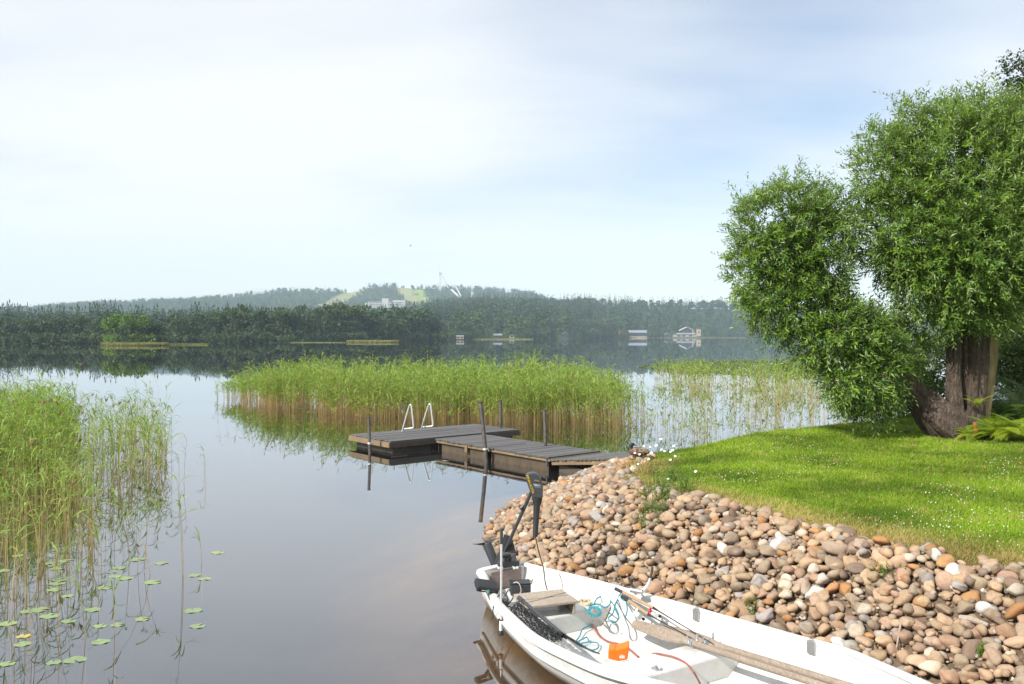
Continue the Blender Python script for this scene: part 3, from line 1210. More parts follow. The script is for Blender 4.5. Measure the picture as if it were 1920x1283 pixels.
# clamp bracket
m = MB()
br_c = P(957, 1045, 9.2)
out = [P(951, 1004, 9.24), P(960, 1006, 9.24), P(968, 1038, 9.22), P(969, 1060, 9.18), P(932, 1060, 9.22), P(936, 1048, 9.24), P(943, 1034, 9.25)]
m.prism(out, -AX * 0.07)
m.box(bp(0.06, 0.04, bz(0) + 0.035), (0.24, 0.07, 0.05), [NX, AX, UP])
m.box(bp(-0.02, 0.10, bz(0) + 0.07), (0.10, 0.10, 0.06), [NX, AX, UP])
m.tube([bp(0.0, -0.02, bz(0) + 0.11), bp(0.0, 0.2, bz(0) + 0.11)], 0.018, 10)
build('clamp_bracket', m, M_BLACK, mot, bevel=0.006)
for px in (935, 964):
    q = P(px, 1064, 9.08)
    m = MB().tube([q + AX * -0.03, q + AX * 0.03], 0.008, 8)
    m.box(q + AX * 0.03, (0.055, 0.010, 0.018), [NX, AX, UP])
    m.ellipsoid(q + AX * 0.034 + NX * 0.02, (0.014, 0.008, 0.013))
    m.ellipsoid(q + AX * 0.034 - NX * 0.02, (0.014, 0.008, 0.013))
    build('clamp_screw', m, M_ALU, mot, smooth=True)
# motor head: a rounded housing with a loop grip opening
Dh = 8.92
of = [(985.5, 893), (987, 888.5), (993, 886), (1001, 885.5), (1008, 888), (1014, 896), (1017.5, 908), (1018, 922), (1017, 933), (1000, 933), (997, 926), (992, 916), (987.5, 903)]
inn = [(999, 901), (1003, 896.5), (1007.5, 897), (1012, 903), (1016, 911), (1016, 913.5), (1004, 913.5), (999.5, 911)]
hin = [(999.5, 906), (1001, 899), (1005, 896.3), (1009.3, 898.5), (1013, 905), (1015.6, 912.5), (1004, 913.6), (1000, 911)]


def dens(poly, n):
    p = np.asarray(poly + [poly[0]], float)
    L = np.concatenate([[0], np.cumsum(np.hypot(*np.diff(p, axis=0).T))])
    q = np.linspace(0, L[-1], n, endpoint=False)
    return np.stack([np.interp(q, L, p[:, 0]), np.interp(q, L, p[:, 1])], 1)


oc, ic = dens(of, 40), dens(hin, 40)
cen = ic.mean(0)
ia = np.arctan2(ic[:, 1] - cen[1], ic[:, 0] - cen[0])
oa = np.arctan2(oc[:, 1] - cen[1], oc[:, 0] - cen[0])
oc = oc[np.argsort(oa)]
ic = ic[np.argsort(ia)]
# resample the opening by the angles of the outline so that the quads stay tidy
ang = np.arctan2(oc[:, 1] - cen[1], oc[:, 0] - cen[0])
ri = np.interp(ang, np.sort(ia), np.hypot(*(ic - cen).T), period=2 * math.pi)
ic = cen + np.stack([np.cos(ang), np.sin(ang)], 1) * ri[:, None]
thk = 0.115
layers = []
for dy, k in ((-thk / 2, 0.86), (-thk / 2 + 0.018, 1.0), (thk / 2 - 0.018, 1.0), (thk / 2, 0.86)):
    layers.append([P(x, y, Dh) + np.array([0, dy, 0]) for x, y in (cen + (oc - cen) * (1 - (1 - k) * 0.5))])
il = [[P(x, y, Dh) + np.array([0, dy, 0]) for x, y in ic] for dy in (thk / 2, -thk / 2)]
allr = layers + il + [layers[0]]
m = MB()
m.loft([np.array(r) for r in allr], cap=False)
hd_ = build('motor_head', m, M_GRAPH, mot, smooth=True)
m = MB()
m.tube([P(1008, 930, Dh), P(1007, 935, Dh), P(1007, 947, Dh)], [0.050, 0.056, 0.040], 16)
m.tube([P(1007, 935, Dh), P(1006.5, 947, Dh - 0.01), P(1003.5, 1007, Dh - 0.08)], [0.050, 0.036, 0.026], 14)
build('tiller_handle', m, M_BLACK, mot, smooth=True)
m = MB().tube([P(981, 948, 9.02), P(977, 952, 9.02), P(982, 958, 9.02)], [0.018, 0.024, 0.018], 8)
build('depth_collar', m, M_BLACK, mot, smooth=True)


def text_mesh(s, size, xdir, ydir, at, depth, mat, name, parent):
    cu = bpy.data.curves.new('letters', 'FONT')
    cu.body = s
    cu.size = size
    cu.extrude = depth
    cu.resolution_u = 2
    cu.align_x = 'CENTER'
    cu.align_y = 'CENTER'
    to = bpy.data.objects.new('letters', cu)
    COL.objects.link(to)
    dg = bpy.context.evaluated_depsgraph_get()
    me = bpy.data.meshes.new_from_object(to.evaluated_get(dg))
    bpy.data.objects.remove(to)
    V = np.zeros(len(me.vertices) * 3)
    me.vertices.foreach_get('co', V)
    V = V.reshape(-1, 3)
    zdir = np.cross(xdir, ydir)
    W = np.asarray(at) + V[:, :1] * xdir + V[:, 1:2] * ydir + V[:, 2:3] * zdir - np.array(parent['_o'])
    me.vertices.foreach_set('co', W.ravel())
    me.materials.clear()
    me.materials.append(mat)
    me.update()
    return link_mesh(name, me, parent)


q0, q1 = P(987.2, 892, Dh), P(998, 923, Dh)
xd = unit(q1 - q0)
yd = unit(np.cross(np.array([0, -1.0, 0]), xd))
text_mesh('MINN KOTA', 0.036, xd, yd, (q0 + q1) / 2 + np.array([0.003, -thk / 2 - 0.004, 0.006]) + yd * 0.004, 0.002, M_YELLOW, 'lettering', mot)
# ---- cable from the tiller down into the boat
def cable(name, label, cat, pts, r, mat, sm=8):
    m = MB().tube(smoothcurve(pts, sm), r, 7)
    o = build(name, m, mat, base=np.asarray(pts[0]), smooth=True)
    return tag(o, label, cat)


cable('motor_cable', 'thin dark cable hanging from the motor tiller down to the plank bench', 'cable',
      [P(1004, 1007, 8.84), P(1009, 1030, 8.82), P(1014, 1048, 8.82), P(1019, 1066, 8.8), P(1022, 1090, 8.75), P(1026, 1106, 8.65)], 0.006, M_BLACK)

# ---- battery box, sonar display, transducer pole
bat = empty('battery_box', bp(0.42, 0.12, 0.2), 'black battery box behind the plank bench in the stern', 'battery')
cb = P(975, 1103, 8.72)
m = MB().box(cb, (0.205, 0.15, 0.11), [unit([1, .12, 0]), unit([-.12, 1, 0]), UP])
build('case', m, M_GRAPH, bat, bevel=0.008)
m = MB().box(cb + UP * 0.062, (0.21, 0.155, 0.014), [unit([1, .12, 0]), unit([-.12, 1, 0]), UP])
build('lid', m, M_BLACK, bat, bevel=0.004)
cable('battery_wires', 'pale wires looping over the black battery box', 'wire',
      [P(963, 1093, 8.63), P(970, 1092, 8.61), P(975, 1098, 8.60), P(977, 1108, 8.60), P(975, 1113, 8.60)], 0.0045, simple('pale_wire', (0.6, 0.45, 0.42), 0.5))

dsp = empty('sonar_display', P(915, 1115, 8.35), 'black sonar display on the rim of the boat stern', 'fish finder')
dc = P(912, 1099, 8.33)
dx, dyy = unit([0.93, 0.30, -0.22]), unit([-0.36, 0.80, 0.32])
dyy = unit(dyy - dx * (dx @ dyy))
dz = np.cross(dx, dyy)
m = MB().box(dc, (0.225, 0.16, 0.062), [dx, dyy, dz])
build('housing', m, M_BLACK, dsp, bevel=0.018)
m = MB().tube([dc - dz * 0.03, P(921, 1117, 8.35), P(930, 1131, 8.35)], [0.016, 0.014, 0.02], 8)
m.box(P(930, 1133, 8.35), (0.07, 0.05, 0.02), [AX, NX, UP])
build('bracket', m, M_BLACK, dsp, smooth=True)
m = MB().tube([P(916, 1106, 8.26), P(915, 1112, 8.26)], 0.013, 8)
build('green_plug', m, simple('green_plug', (0.05, 0.30, 0.20), 0.5), dsp, smooth=True)
m = MB().tube(smoothcurve([P(915, 1112, 8.26), P(917, 1122, 8.24), P(923, 1130, 8.25), P(930, 1140, 8.25), P(925, 1136, 8.22), P(924.5, 1150, 8.22), P(924, 1158, 8.22)]), 0.005, 6)
build('cable', m, M_BLACK, dsp, smooth=True)
m = MB()
mk = dc - dyy * 0.0815 - dz * 0.004
m.box(mk - dx * 0.03, (0.07, 0.002, 0.006), [dx, dyy, dz])
build('mark', m, M_WHITEP, dsp)

gear = empty('mounting_gear', P(935, 1140, 8.28), 'tangle of dark brackets and cables on the near stern rim beside the pole', 'gear')
for nm, mt, pl in (('clamp', M_GRAPH, [(P(934, 1128, 8.3), (0.09, 0.07, 0.05)), (P(938, 1137, 8.28), (0.13, 0.06, 0.03)), (P(946, 1130, 8.3), (0.05, 0.09, 0.06))]),
                   ('fitting', M_WHITEP, [(P(922, 1116, 8.3), (0.035, 0.03, 0.035)), (P(927, 1128, 8.28), (0.03, 0.03, 0.03))])):
    for i, (c_, sz) in enumerate(pl):
        m = MB().box(c_, sz, [unit([.85, .4, -.3]), unit([-.4, .85, 0.1]), unit(np.cross(unit([.85, .4, -.3]), unit([-.4, .85, .1])))])
        build(nm, m, mt, gear, bevel=0.008)
for pts in ([(946, 1118), (955, 1106), (962, 1120), (950, 1136), (938, 1146)], [(944, 1140), (957, 1138), (958, 1152), (962, 1165), (972, 1176), (974, 1188), (966, 1198), (958, 1196)],
            [(930, 1136), (925, 1140), (924, 1159), (922, 1158)], [(948, 1150), (955, 1160), (957, 1178), (958, 1190)], [(932, 1120), (944, 1112), (952, 1124), (942, 1134), (934, 1142), (950, 1150)]):
    m = MB().tube(smoothcurve([P(x, y, 8.12 + 0.04 * math.sin(i * 2.1)) for i, (x, y) in enumerate(pts)]), 0.0055, 6)
    build('cable', m, M_BLACK, gear, smooth=True)

pole = empty('transducer_pole', P(939, 1188, 7.98), 'silver transducer pole clamped upright to the near stern rim', 'pole')
m = MB().tube([P(940, 1018, 7.98), P(939.3, 1181, 7.98)], 0.0105, 12)
build('tube', m, M_ALU, pole, smooth=True)
m = MB().tube([P(940.5, 991, 7.98), P(940, 1020, 7.98)], 0.0145, 12)
build('grip', m, M_GRAPH, pole, smooth=True)
m = MB().tube([P(939.3, 1164, 7.98), P(939.2, 1182, 7.98)], 0.0165, 12)
build('collar', m, M_WHITEP, pole, smooth=True)
m = MB().tube([P(939.2, 1181, 7.98), P(939.1, 1185, 7.98), P(939, 1190, 7.98), P(939, 1192, 7.98)], [0.012, 0.024, 0.028, 0.012], 14)
build('transducer', m, M_BLACK, pole, smooth=True)
m = MB().box(P(941, 1166, 8.0), (0.05, 0.06, 0.06), [AX, NX, UP])
m.box(P(948, 1163, 8.04), (0.09, 0.05, 0.04), [AX, NX, UP])
build('pole_clamp', m, M_BLACK, pole, bevel=0.006)

# ---- landing net lying over the near rim
net = empty('landing_net', P(1015, 1160, 7.75), 'black landing net draped over the near rim of the boat', 'landing net')
h0, h1 = P(973, 1121, 7.95), P(1062, 1196, 7.25)
m = MB().tube([h0, h0 + (h1 - h0) * 0.5, h1], 0.0165, 10)
m.tube([h0 - (h1 - h0) * 0.005, h0 + (h1 - h0) * 0.1], 0.021, 10)
build('handle', m, M_GRAPH, net, smooth=True)
m = MB().tube(smoothcurve([P(1055, 1188, 7.28), P(1085, 1206, 7.06), P(1100, 1216, 6.98)]), 0.006, 6)
build('frame_wire', m, M_BLACK, net, smooth=True)
m = MB().tube(smoothcurve([P(1058, 1192, 7.26), P(1090, 1212, 7.02), P(1124, 1226, 6.88)]), 0.006, 6)
build('frame_wire', m, M_BLACK, net, smooth=True)
m = MB().tube(smoothcurve([P(976, 1126, 7.92), P(966, 1134, 7.95), P(956, 1148, 7.97), P(952, 1160, 7.93), P(965, 1170, 7.8)]), 0.007, 6)
build('hoop', m, M_BLACK, net, smooth=True)
m = MB()
NG, MG = 30, 16
top = smoothcurve([P(972, 1130, 7.93), P(992, 1147, 7.78), P(1018, 1167, 7.58), P(1040, 1182, 7.4), P(1056, 1193, 7.28)], 12)
bot = smoothcurve([P(955, 1152, 7.95), P(975, 1172, 7.80), P(1000, 1188, 7.52), P(1025, 1198, 7.36), P(1052, 1200, 7.24)], 12)
ti = np.linspace(0, len(top) - 1, NG)
gv = []
for i in range(NG):
    a_ = np.array([np.interp(ti[i], np.arange(len(top)), top[:, k]) for k in range(3)])
    b_ = np.array([np.interp(ti[i], np.arange(len(bot)), bot[:, k]) for k in range(3)])
    for j in range(MG):
        f_ = j / (MG - 1)
        q = a_ + (b_ - a_) * f_ + np.array([random.uniform(-.012, .012), -0.03 * math.sin(math.pi * f_), 0.045 * math.sin(math.pi * f_) + random.uniform(-.012, .012)])
        gv.append(q)
gf = [(i * MG + j, i * MG + j + 1, (i + 1) * MG + j + 1, (i + 1) * MG + j) for i in range(NG - 1) for j in range(MG - 1)]
m.add(gv, gf)
mesh_o = build('mesh_bag', m, M_BLACK, net)
wf = mesh_o.modifiers.new('wire', 'WIREFRAME')
wf.thickness = 0.0065
wf.use_replace = True
m = MB()
m.add(np.array(gv) - UP * 0.018 + np.array([0.008, 0.01, 0]), gf)
mesh_o = build('mesh_bag', m, M_BLACK, net)
wf = mesh_o.modifiers.new('wire', 'WIREFRAME')
wf.thickness = 0.007

# ---- oars: both lie on the middle thwart, blades towards the stern
def oar(tip, direc, L, zn, label, roll):
    o = empty('oar', tip, label, 'oar', 'oars in the boat')
    d = unit(direc)
    sd = unit(np.cross(d, UP))
    upv = np.cross(sd, d)
    a1 = sd * math.cos(roll) + upv * math.sin(roll)
    a2 = np.cross(d, a1)
    m = MB()
    rg = []
    for q, w_, h_ in ((0, .030, .007), (.03, .042, .009), (.12, .050, .010), (.45, .060, .013), (.62, .052, .017), (.72, .032, .022), (.85, .026, .024), (1.4, .027, .026), (L - .25, .027, .026), (L - .12, .020, .020), (L, .018, .018)):
        rg.append(np.array([tip + d * q + a1 * w_ * math.cos(th) + a2 * h_ * math.sin(th) for th in np.linspace(0, 2 * math.pi, 12, endpoint=False)]))
    m.loft(rg)
    build('shaft', m, M_OAR, o, smooth=True)
    m = MB()
    k = tip + d * zn
    m.tube([k - d * .018, k + d * .018], 0.033, 12)
    m.tube(smoothcurve([k + sd * 0.03, k + sd * 0.055 + UP * .015, k + sd * .06 + UP * .07]), 0.010, 8)
    m.tube(smoothcurve([k - sd * 0.03, k - sd * 0.055 + UP * .015, k - sd * .06 + UP * .07]), 0.010, 8)
    m.tube([k - UP * .03, k - UP * .10], 0.010, 8)
    build('rowlock', m, M_STEEL, o, smooth=True)
    return o


t1 = PZ(1186, 1169, 0.20)
e1_ = PZ(1527, 1281, 0.36)
oar(t1, e1_ - t1, 2.55, float(np.linalg.norm(PZ(1283, 1209, 0.262) - t1)), 'worn wooden oar with its blade foremost, nearest the orange bailer', -0.85)
t2 = PZ(1236, 1178, 0.19)
e2_ = PZ(1560, 1279, 0.36)
oar(t2 + NX * 0.02, e2_ - t2, 2.5, 0.62, 'second wooden oar behind the foremost one, closer to the bank side of the boat', -0.7)

# ---- two fishing rods leaning on the bank side rim
def rod(butt, gripend, tip, label, reel_mat, r0, q_reel, group='fishing rods in the boat', side=None):
    o = empty('fishing_rod', butt, label, 'fishing rod', group)
    d = unit(gripend - butt)
    L = np.linalg.norm(gripend - butt)
    m = MB().tube([butt, butt + d * 0.10], [0.017, 0.015], 10)
    build('butt_cap', m, M_BLACK, o, smooth=True)
    m = MB().tube([butt + d * .10, butt + d * L * .5, gripend], [0.0165, 0.018, 0.0135], 10)
    build('grip', m, M_CORK, o, smooth=True)
    m = MB().tube([gripend, gripend + unit(tip - gripend) * .08, tip], [0.014, 0.0065, 0.0032], 8)
    d2 = unit(tip - gripend)
    Lt = np.linalg.norm(tip - gripend)
    build('blank', m, M_BLACK, o, smooth=True)
    for q in (0.35, 0.75, 1.2, 1.7):
        if q < Lt:
            c_ = gripend + d2 * q
            th = np.linspace(0, 2 * math.pi, 11)[:-1]
            rr = 0.018 - q * 0.005
            m = MB().tube([c_ - UP * (rr + 0.004) + np.cross(d2, UP) * rr * math.cos(a_) + UP * rr * math.sin(a_) for a_ in th], 0.0022, 5, closed=True)
            build('line_guide', m, M_STEEL, o, smooth=True)
    c_ = butt + d * L * q_reel
    dn = unit(np.array(side if side is not None else [-.2, -.3, -1.0]))
    sd = unit(np.cross(d, dn))
    m = MB().tube([c_, c_ + dn * .05], [0.012, 0.009], 8)
    m.ellipsoid(c_ + dn * 0.062, (0.028, 0.030, 0.026))
    rl = build('reel', m, reel_mat, o, smooth=True)
    m = MB().tube([c_ + dn * .062 + d * .02, c_ + dn * .062 + d * .03, c_ + dn * .062 + d * .06, c_ + dn * .062 + d * .068], [0.028, 0.030, 0.028, 0.033], 16)
    build('spool', m, M_ALU, o, smooth=True)
    m = MB().tube([c_ + dn * .062, c_ + dn * .062 + sd * .07], 0.005, 6)
    m.tube([c_ + dn * .062 + sd * .07 - d * .005, c_ + dn * .062 + sd * .07 + d * .05], 0.006, 6)
    m.ellipsoid(c_ + dn * .062 + sd * .073 + d * .055, (0.016, 0.016, 0.016))
    build('crank', m, M_BLACK, o, smooth=True)
    return o


ra, rb = P(1154, 1104, 8.33), P(1222, 1139, 7.98)
rod(ra, P(1225, 1140, 7.97), P(1338, 1208, 7.25), 'fishing rod with a red reel leaning on the bank side of the boat', M_RED, 1, 0.93, side=[-.05, -.35, -1.0])
rod(P(1166, 1118, 8.22), P(1215, 1152, 7.92), P(1310, 1204, 7.42), 'fishing rod with a silver reel beside the one with the red reel', M_ALU, 1, 0.62, side=[-.45, -.4, -.9])

# ---- grapnel on the bank side rim
ank = empty('grapnel_anchor', P(1190, 1114, 8.20), 'grey metal grapnel with one pale curved fluke on the bank side rim', 'anchor')
m = MB().tube(smoothcurve([P(1190, 1113, 8.22), P(1200, 1108, 8.20), P(1208, 1105, 8.18), P(1216, 1094, 8.18), P(1219, 1083, 8.18)]), [0.02, 0.02, 0.02, .02, .02, .02, .02, .02, .018, .018, .018, .018, .018, .018, .018, .018, .016, .016, .016, .016, .015, .015, .015, .015, .014, .014, .013, .013, .012, .012, .011, .010, .010][:33], 10)
build('fluke', m, simple('pale_metal', (0.70, 0.71, 0.72), 0.4, 0.3), ank, smooth=True)
m = MB().tube(smoothcurve([P(1219, 1084, 8.18), P(1222, 1074, 8.18), P(1223, 1063, 8.18)]), 0.012, 8)
build('tip', m, M_GRAPH, ank, smooth=True)
m = MB().tube(smoothcurve([P(1193, 1106, 8.22), P(1184, 1096, 8.22), P(1178, 1082, 8.22)]), 0.011, 8)
build('fluke', m, M_GRAPH, ank, smooth=True)
m = MB().tube([P(1182, 1106, 8.2), P(1204, 1110, 8.16)], 0.024, 10)
build('shank', m, M_STEEL, ank, smooth=True)

# ---- orange bailer with a white emblem
bail = empty('bailer', PZ(1160, 1240, 0.0), 'bright orange plastic bailer with a small white emblem on the boat floor', 'bailer')
oz = -0.03
D0 = 7.32
oo = [(1140, 1236), (1142, 1218), (1152, 1217.5), (1155, 1219), (1174, 1213.5), (1179, 1210.5), (1180, 1214), (1176.5, 1238), (1160, 1241)]
m = MB().prism([P(x, y, D0) for x, y in oo], np.array([0.012, 0.10, 0.015]))
build('body', m, M_ORANGE, bail, bevel=0.010)
m = MB()
for k, (x, y, h) in enumerate(((1163, 1234.5, 6), (1166.5, 1235, 8), (1170, 1234.5, 6))):
    m.prism([P(x - 1.3, y, D0 - 0.004), P(x + 1.3, y, D0 - 0.004), P(x + 0.9, y - h * 0.7, D0 - 0.004), P(x, y - h, D0 - 0.004), P(x - 0.9, y - h * 0.7, D0 - 0.004)], np.array([0, 0.003, 0]))
build('emblem', m, M_WHITEP, bail)

# ---- ropes and cables on the boat floor
def floorpts(px, z):
    return [PZ(x, y, z + 0.012 * math.sin(i * 1.7)) for i, (x, y) in enumerate(px)]


rope = empty('teal_rope', PZ(1120, 1150, 0.05), 'tangled thin teal rope lying in loops on the boat floor', 'rope')
for z, pl in ((0.24, [(1114, 1132), (1120, 1122), (1133, 1117), (1143, 1124), (1144, 1132), (1135, 1139), (1122, 1133), (1108, 1136), (1104, 1146), (1112, 1154), (1124, 1154), (1127, 1146), (1118, 1138), (1106, 1139)]),
              (0.25, [(1165, 1112), (1158, 1124), (1153, 1136), (1149, 1150), (1141, 1159), (1146, 1166), (1155, 1166), (1160, 1158), (1156, 1148), (1152, 1138), (1157, 1126), (1163, 1116), (1172, 1124), (1176, 1142), (1173, 1157)]),
              (0.05, [(1125, 1138), (1128, 1148), (1127, 1158), (1118, 1166), (1104, 1174), (1092, 1180), (1087, 1193), (1080, 1203), (1092, 1199), (1100, 1195), (1103, 1203), (1090, 1206), (1107, 1204), (1120, 1206), (1122, 1214), (1110, 1219), (1092, 1210)]),
              (0.25, [(1096, 1140), (1104, 1148), (1116, 1154), (1124, 1150), (1120, 1142), (1110, 1140), (1104, 1150), (1114, 1156), (1128, 1152)]),
              (0.34, [(1160, 1118), (1168, 1110), (1176, 1116), (1178, 1124), (1170, 1126), (1164, 1120), (1170, 1114), (1180, 1126)])):
    m = MB().tube(smoothcurve(floorpts(pl, z), 7), 0.0072 if z > 0.1 else 0.0062, 6)
    build('strand', m, M_TEAL, rope, smooth=True)
tag(build('beige_rope', MB().tube(smoothcurve(floorpts([(1088, 1124), (1096, 1127), (1106, 1126), (1111, 1130), (1102, 1134), (1092, 1131), (1086, 1127), (1094, 1123), (1107, 1131), (1098, 1136), (1090, 1133)], 0.2), 6), 0.012, 7),
          M_BEIGE, base=PZ(1096, 1130, 0.2), smooth=True), 'small frayed beige rope end beside the plank bench', 'rope')
cable('power_cable', 'dark and red brown cable running along the boat floor to the orange bailer', 'cable',
      [PZ(1090, 1140, 0.15), PZ(1103, 1150, 0.10), PZ(1110, 1164, 0.05), PZ(1115, 1178, 0.03), PZ(1124, 1192, 0.026), PZ(1140, 1203, 0.026), PZ(1160, 1208, 0.026), PZ(1178, 1216, 0.026), PZ(1197, 1232, 0.026)], 0.0095, M_REDCABLE)
cable('power_cable', 'red brown cable lying across the white middle thwart', 'cable',
      [PZ(1222, 1231, 0.0), PZ(1226, 1226, 0.19), PZ(1240, 1227, 0.228), PZ(1262, 1232, 0.228), PZ(1285, 1243, 0.228), PZ(1300, 1260, 0.225), PZ(1311, 1279, 0.10), PZ(1316, 1292, 0.0)], 0.0085, M_REDCABLE)

# ------------------------------------------------------------------ floating jetty
M_DECK = NT('deck_planks')
_v = M_DECK.coord('Object', (1, 1, 1), (0, 0, 0))
_f = M_DECK.noise(M_DECK.coord('Object', (7, 7, 7)), 4, 6, 0.65)
_c = M_DECK.ramp(_f, [(0.25, (0.045, 0.042, 0.042)), (0.55, (0.085, 0.082, 0.085)), (0.8, (0.15, 0.145, 0.145))])
_c = M_DECK.mix(M_DECK.math('MULTIPLY', M_DECK.attr('rnd'), 0.55), _c, (0.17, 0.165, 0.165))
_c = M_DECK.mix(M_DECK.maprange(M_DECK.noise(_v, 1.6, 4), 0.55, 0.75, 0, 0.45), _c, (0.10, 0.085, 0.07))
M_DECK = M_DECK.done(M_DECK.principled(_c, 0.75, 0, M_DECK.bump(_f, 0.2, 0.01), 0.35))
M_FASCIA = wood('jetty_fascia', [(0.13, 0.085, 0.045), (0.27, 0.19, 0.105), (0.37, 0.28, 0.17), (0.10, 0.075, 0.05)], 0.85, (4, 4, 10))
M_FLOAT = simple('jetty_float', (0.075, 0.062, 0.05), 0.6, 0, 0.5, 4, 0.1, 30)
M_RIB = simple('ribbed_float', (0.085, 0.06, 0.035), 0.55, 0, 0.45, 5)
M_POLE = simple('mooring_steel', (0.13, 0.115, 0.105), 0.6, 0.25, 0.5, 9, 0.15, 40)

PU = unit([0.768, 0.64, 0])
PG = np.array([PU[1], -PU[0], 0])          # from the platform towards the shore
FL = PZ(732, 828, 0.30)
FL[2] = 0


def deck(name, o, e_len, L, e_wid, Wd, zt, along, parent, th=0.028, slope=0.0):
    """planks with gaps in ONE mesh; planks run along e_len when along, else across"""
    VV, FF, A = [], [], []
    n = int(round((Wd if along else L) / 0.118))
    pw = (Wd if along else L) / n
    for i in range(n):
        c = (i + 0.5) * pw
        jit = random.uniform(-0.012, 0.012)
        z = zt + random.uniform(-0.003, 0.003)
        m = MB()
        if along:
            m.box(o + e_len * (L / 2 + jit) + e_wid * c + UP * (z - th / 2), (L, pw - 0.010, th), [e_len, e_wid, UP])
        else:
            m.box(o + e_len * c + e_wid * (Wd / 2 + jit) + UP * (z - th / 2 + slope * c), (pw - 0.010, Wd + 0.04, th), [e_len, e_wid, UP])
        VV.append(m.v[0])
        FF += [[k + 8 * i for k in f] for f in m.f]
        A += [random.uniform(0, 1)] * 8
    V = np.concatenate(VV) - np.array(parent['_o'])
    ob = raw_mesh(name, V, np.array(FF), M_DECK, None, {'rnd': np.array(A)}, parent)
    bm = bmesh.new()
    bm.from_mesh(ob.data)
    bmesh.ops.recalc_face_normals(bm, faces=bm.faces)
    bm.to_mesh(ob.data)
    bm.free()
    return ob


PL, PW = 4.15, 2.0
PV = np.array([-PU[1], PU[0], 0])
jet = empty('floating_platform', FL, 'dark plank bathing platform floating at the lake end of the jetty', 'platform')
deck('deck', FL, PU, PL, PV, PW, 0.30, True, jet)
m = MB()
for o_, e_, L_, off in ((FL, PU, PL, PV * 0.02), (FL + PV * PW, PU, PL, -PV * 0.02)):
    m.box(o_ + e_ * L_ / 2 + off + UP * 0.205, (L_, 0.04, 0.125), [e_, np.cross(UP, e_), UP])
build('long_fascia', m, wood('dark_fascia', [(0.06, 0.05, 0.04), (0.11, 0.095, 0.08), (0.16, 0.14, 0.115), (0.05, 0.04, 0.03)], 0.85, (4, 4, 10)), jet, bevel=0.004)
m = MB()
for o_, off in ((FL, -PU * 0.021), (FL + PU * PL, PU * 0.021)):
    m = MB().box(o_ + PV * PW / 2 + off + UP * 0.205, (0.042, PW, 0.125), [PU, PV, UP])
    build('end_fascia', m, M_FASCIA, jet, bevel=0.004)
for q0, q1 in ((0.12, 1.3), (1.5, 2.65), (2.85, 4.0)):
    m = MB().box(FL + PU * (q0 + q1) / 2 + PV * PW / 2 + UP * 0.02, (q1 - q0, PW - 0.2, 0.22), [PU, PV, UP])
    build('float', m, M_FLOAT, jet, bevel=0.03)

# gangway, ribbed floats below it
GA = PZ(818, 824, 0.30)
GA[2] = 0
GL_, GW = 4.2, 1.52
gang = empty('gangway', GA, 'dark plank gangway joining the platform to the shore ramp', 'jetty')
deck('deck', GA - PG * 0.03, PG, GL_ + 0.03, PU, GW, 0.312, False, gang)
m = MB()
for q in (0.03, GW - 0.03):
    m.box(GA + PG * GL_ / 2 + PU * q + UP * 0.249, (GL_, 0.05, 0.065), [PG, PU, UP])
build('side_beam', m, M_FASCIA, gang, bevel=0.004)
m = MB().box(GA + PG * GL_ + PU * GW / 2 + UP * 0.252, (0.05, GW - 0.1, 0.06), [PG, PU, UP])
build('end_beam', m, M_FASCIA, gang, bevel=0.004)
for q0, q1 in ((0.15, 2.0), (2.12, 4.1)):
    rg = []
    k = int((q1 - q0) / 0.028)
    for i in range(k + 1):
        e = 0.012 if i % 2 else 0.0
        c = GA + PG * (q0 + (q1 - q0) * i / k)
        rg.append(np.array([c + PU * (0.07 + e) + UP * -0.12, c + PU * (GW - 0.07 - e) + UP * -0.12, c + PU * (GW - 0.07 - e) + UP * (0.20 - e), c + PU * (0.07 + e) + UP * (0.20 - e)]))
    m = MB()
    m.loft(rg)
    build('ribbed_float', m, M_RIB, gang)
for q in (1.25, 2.06, 4.12):
    m = MB().box(GA + PG * q + PU * 0.0 + UP * 0.20, (0.10 if q < 2 else 0.05, 0.03, 0.19), [PG, PU, UP])
    build('side_plate', m, M_FASCIA if q < 2 else M_DECK, gang, bevel=0.003)

RA = GA + PG * (GL_ + 0.05)
ramp = empty('shore_ramp', RA, 'short dark plank ramp leading from the gangway up to the stones', 'ramp')
RSL = 0.125
deck('deck', RA, PG, 2.3, PU, GW - 0.02, 0.27, False, ramp, slope=RSL)
rdir_ = unit(PG + UP * RSL)
rup = np.cross(PU, rdir_) * -1
for nm, q in (('side_beam', 0.03), ('side_beam', GW - 0.05)):
    m = MB().box(RA + PG * 1.15 + PU * q + UP * (0.20 + RSL * 1.15), (2.3, 0.05, 0.10), [rdir_, PU, np.cross(rdir_, PU)])
    build(nm, m, M_FASCIA, ramp, bevel=0.004)
m = MB().box(RA + PG * 0.55 + PU * GW / 2 + UP * 0.03, (0.9, GW - 0.25, 0.26), [PG, PU, UP])
build('float', m, M_FLOAT, ramp, bevel=0.02)

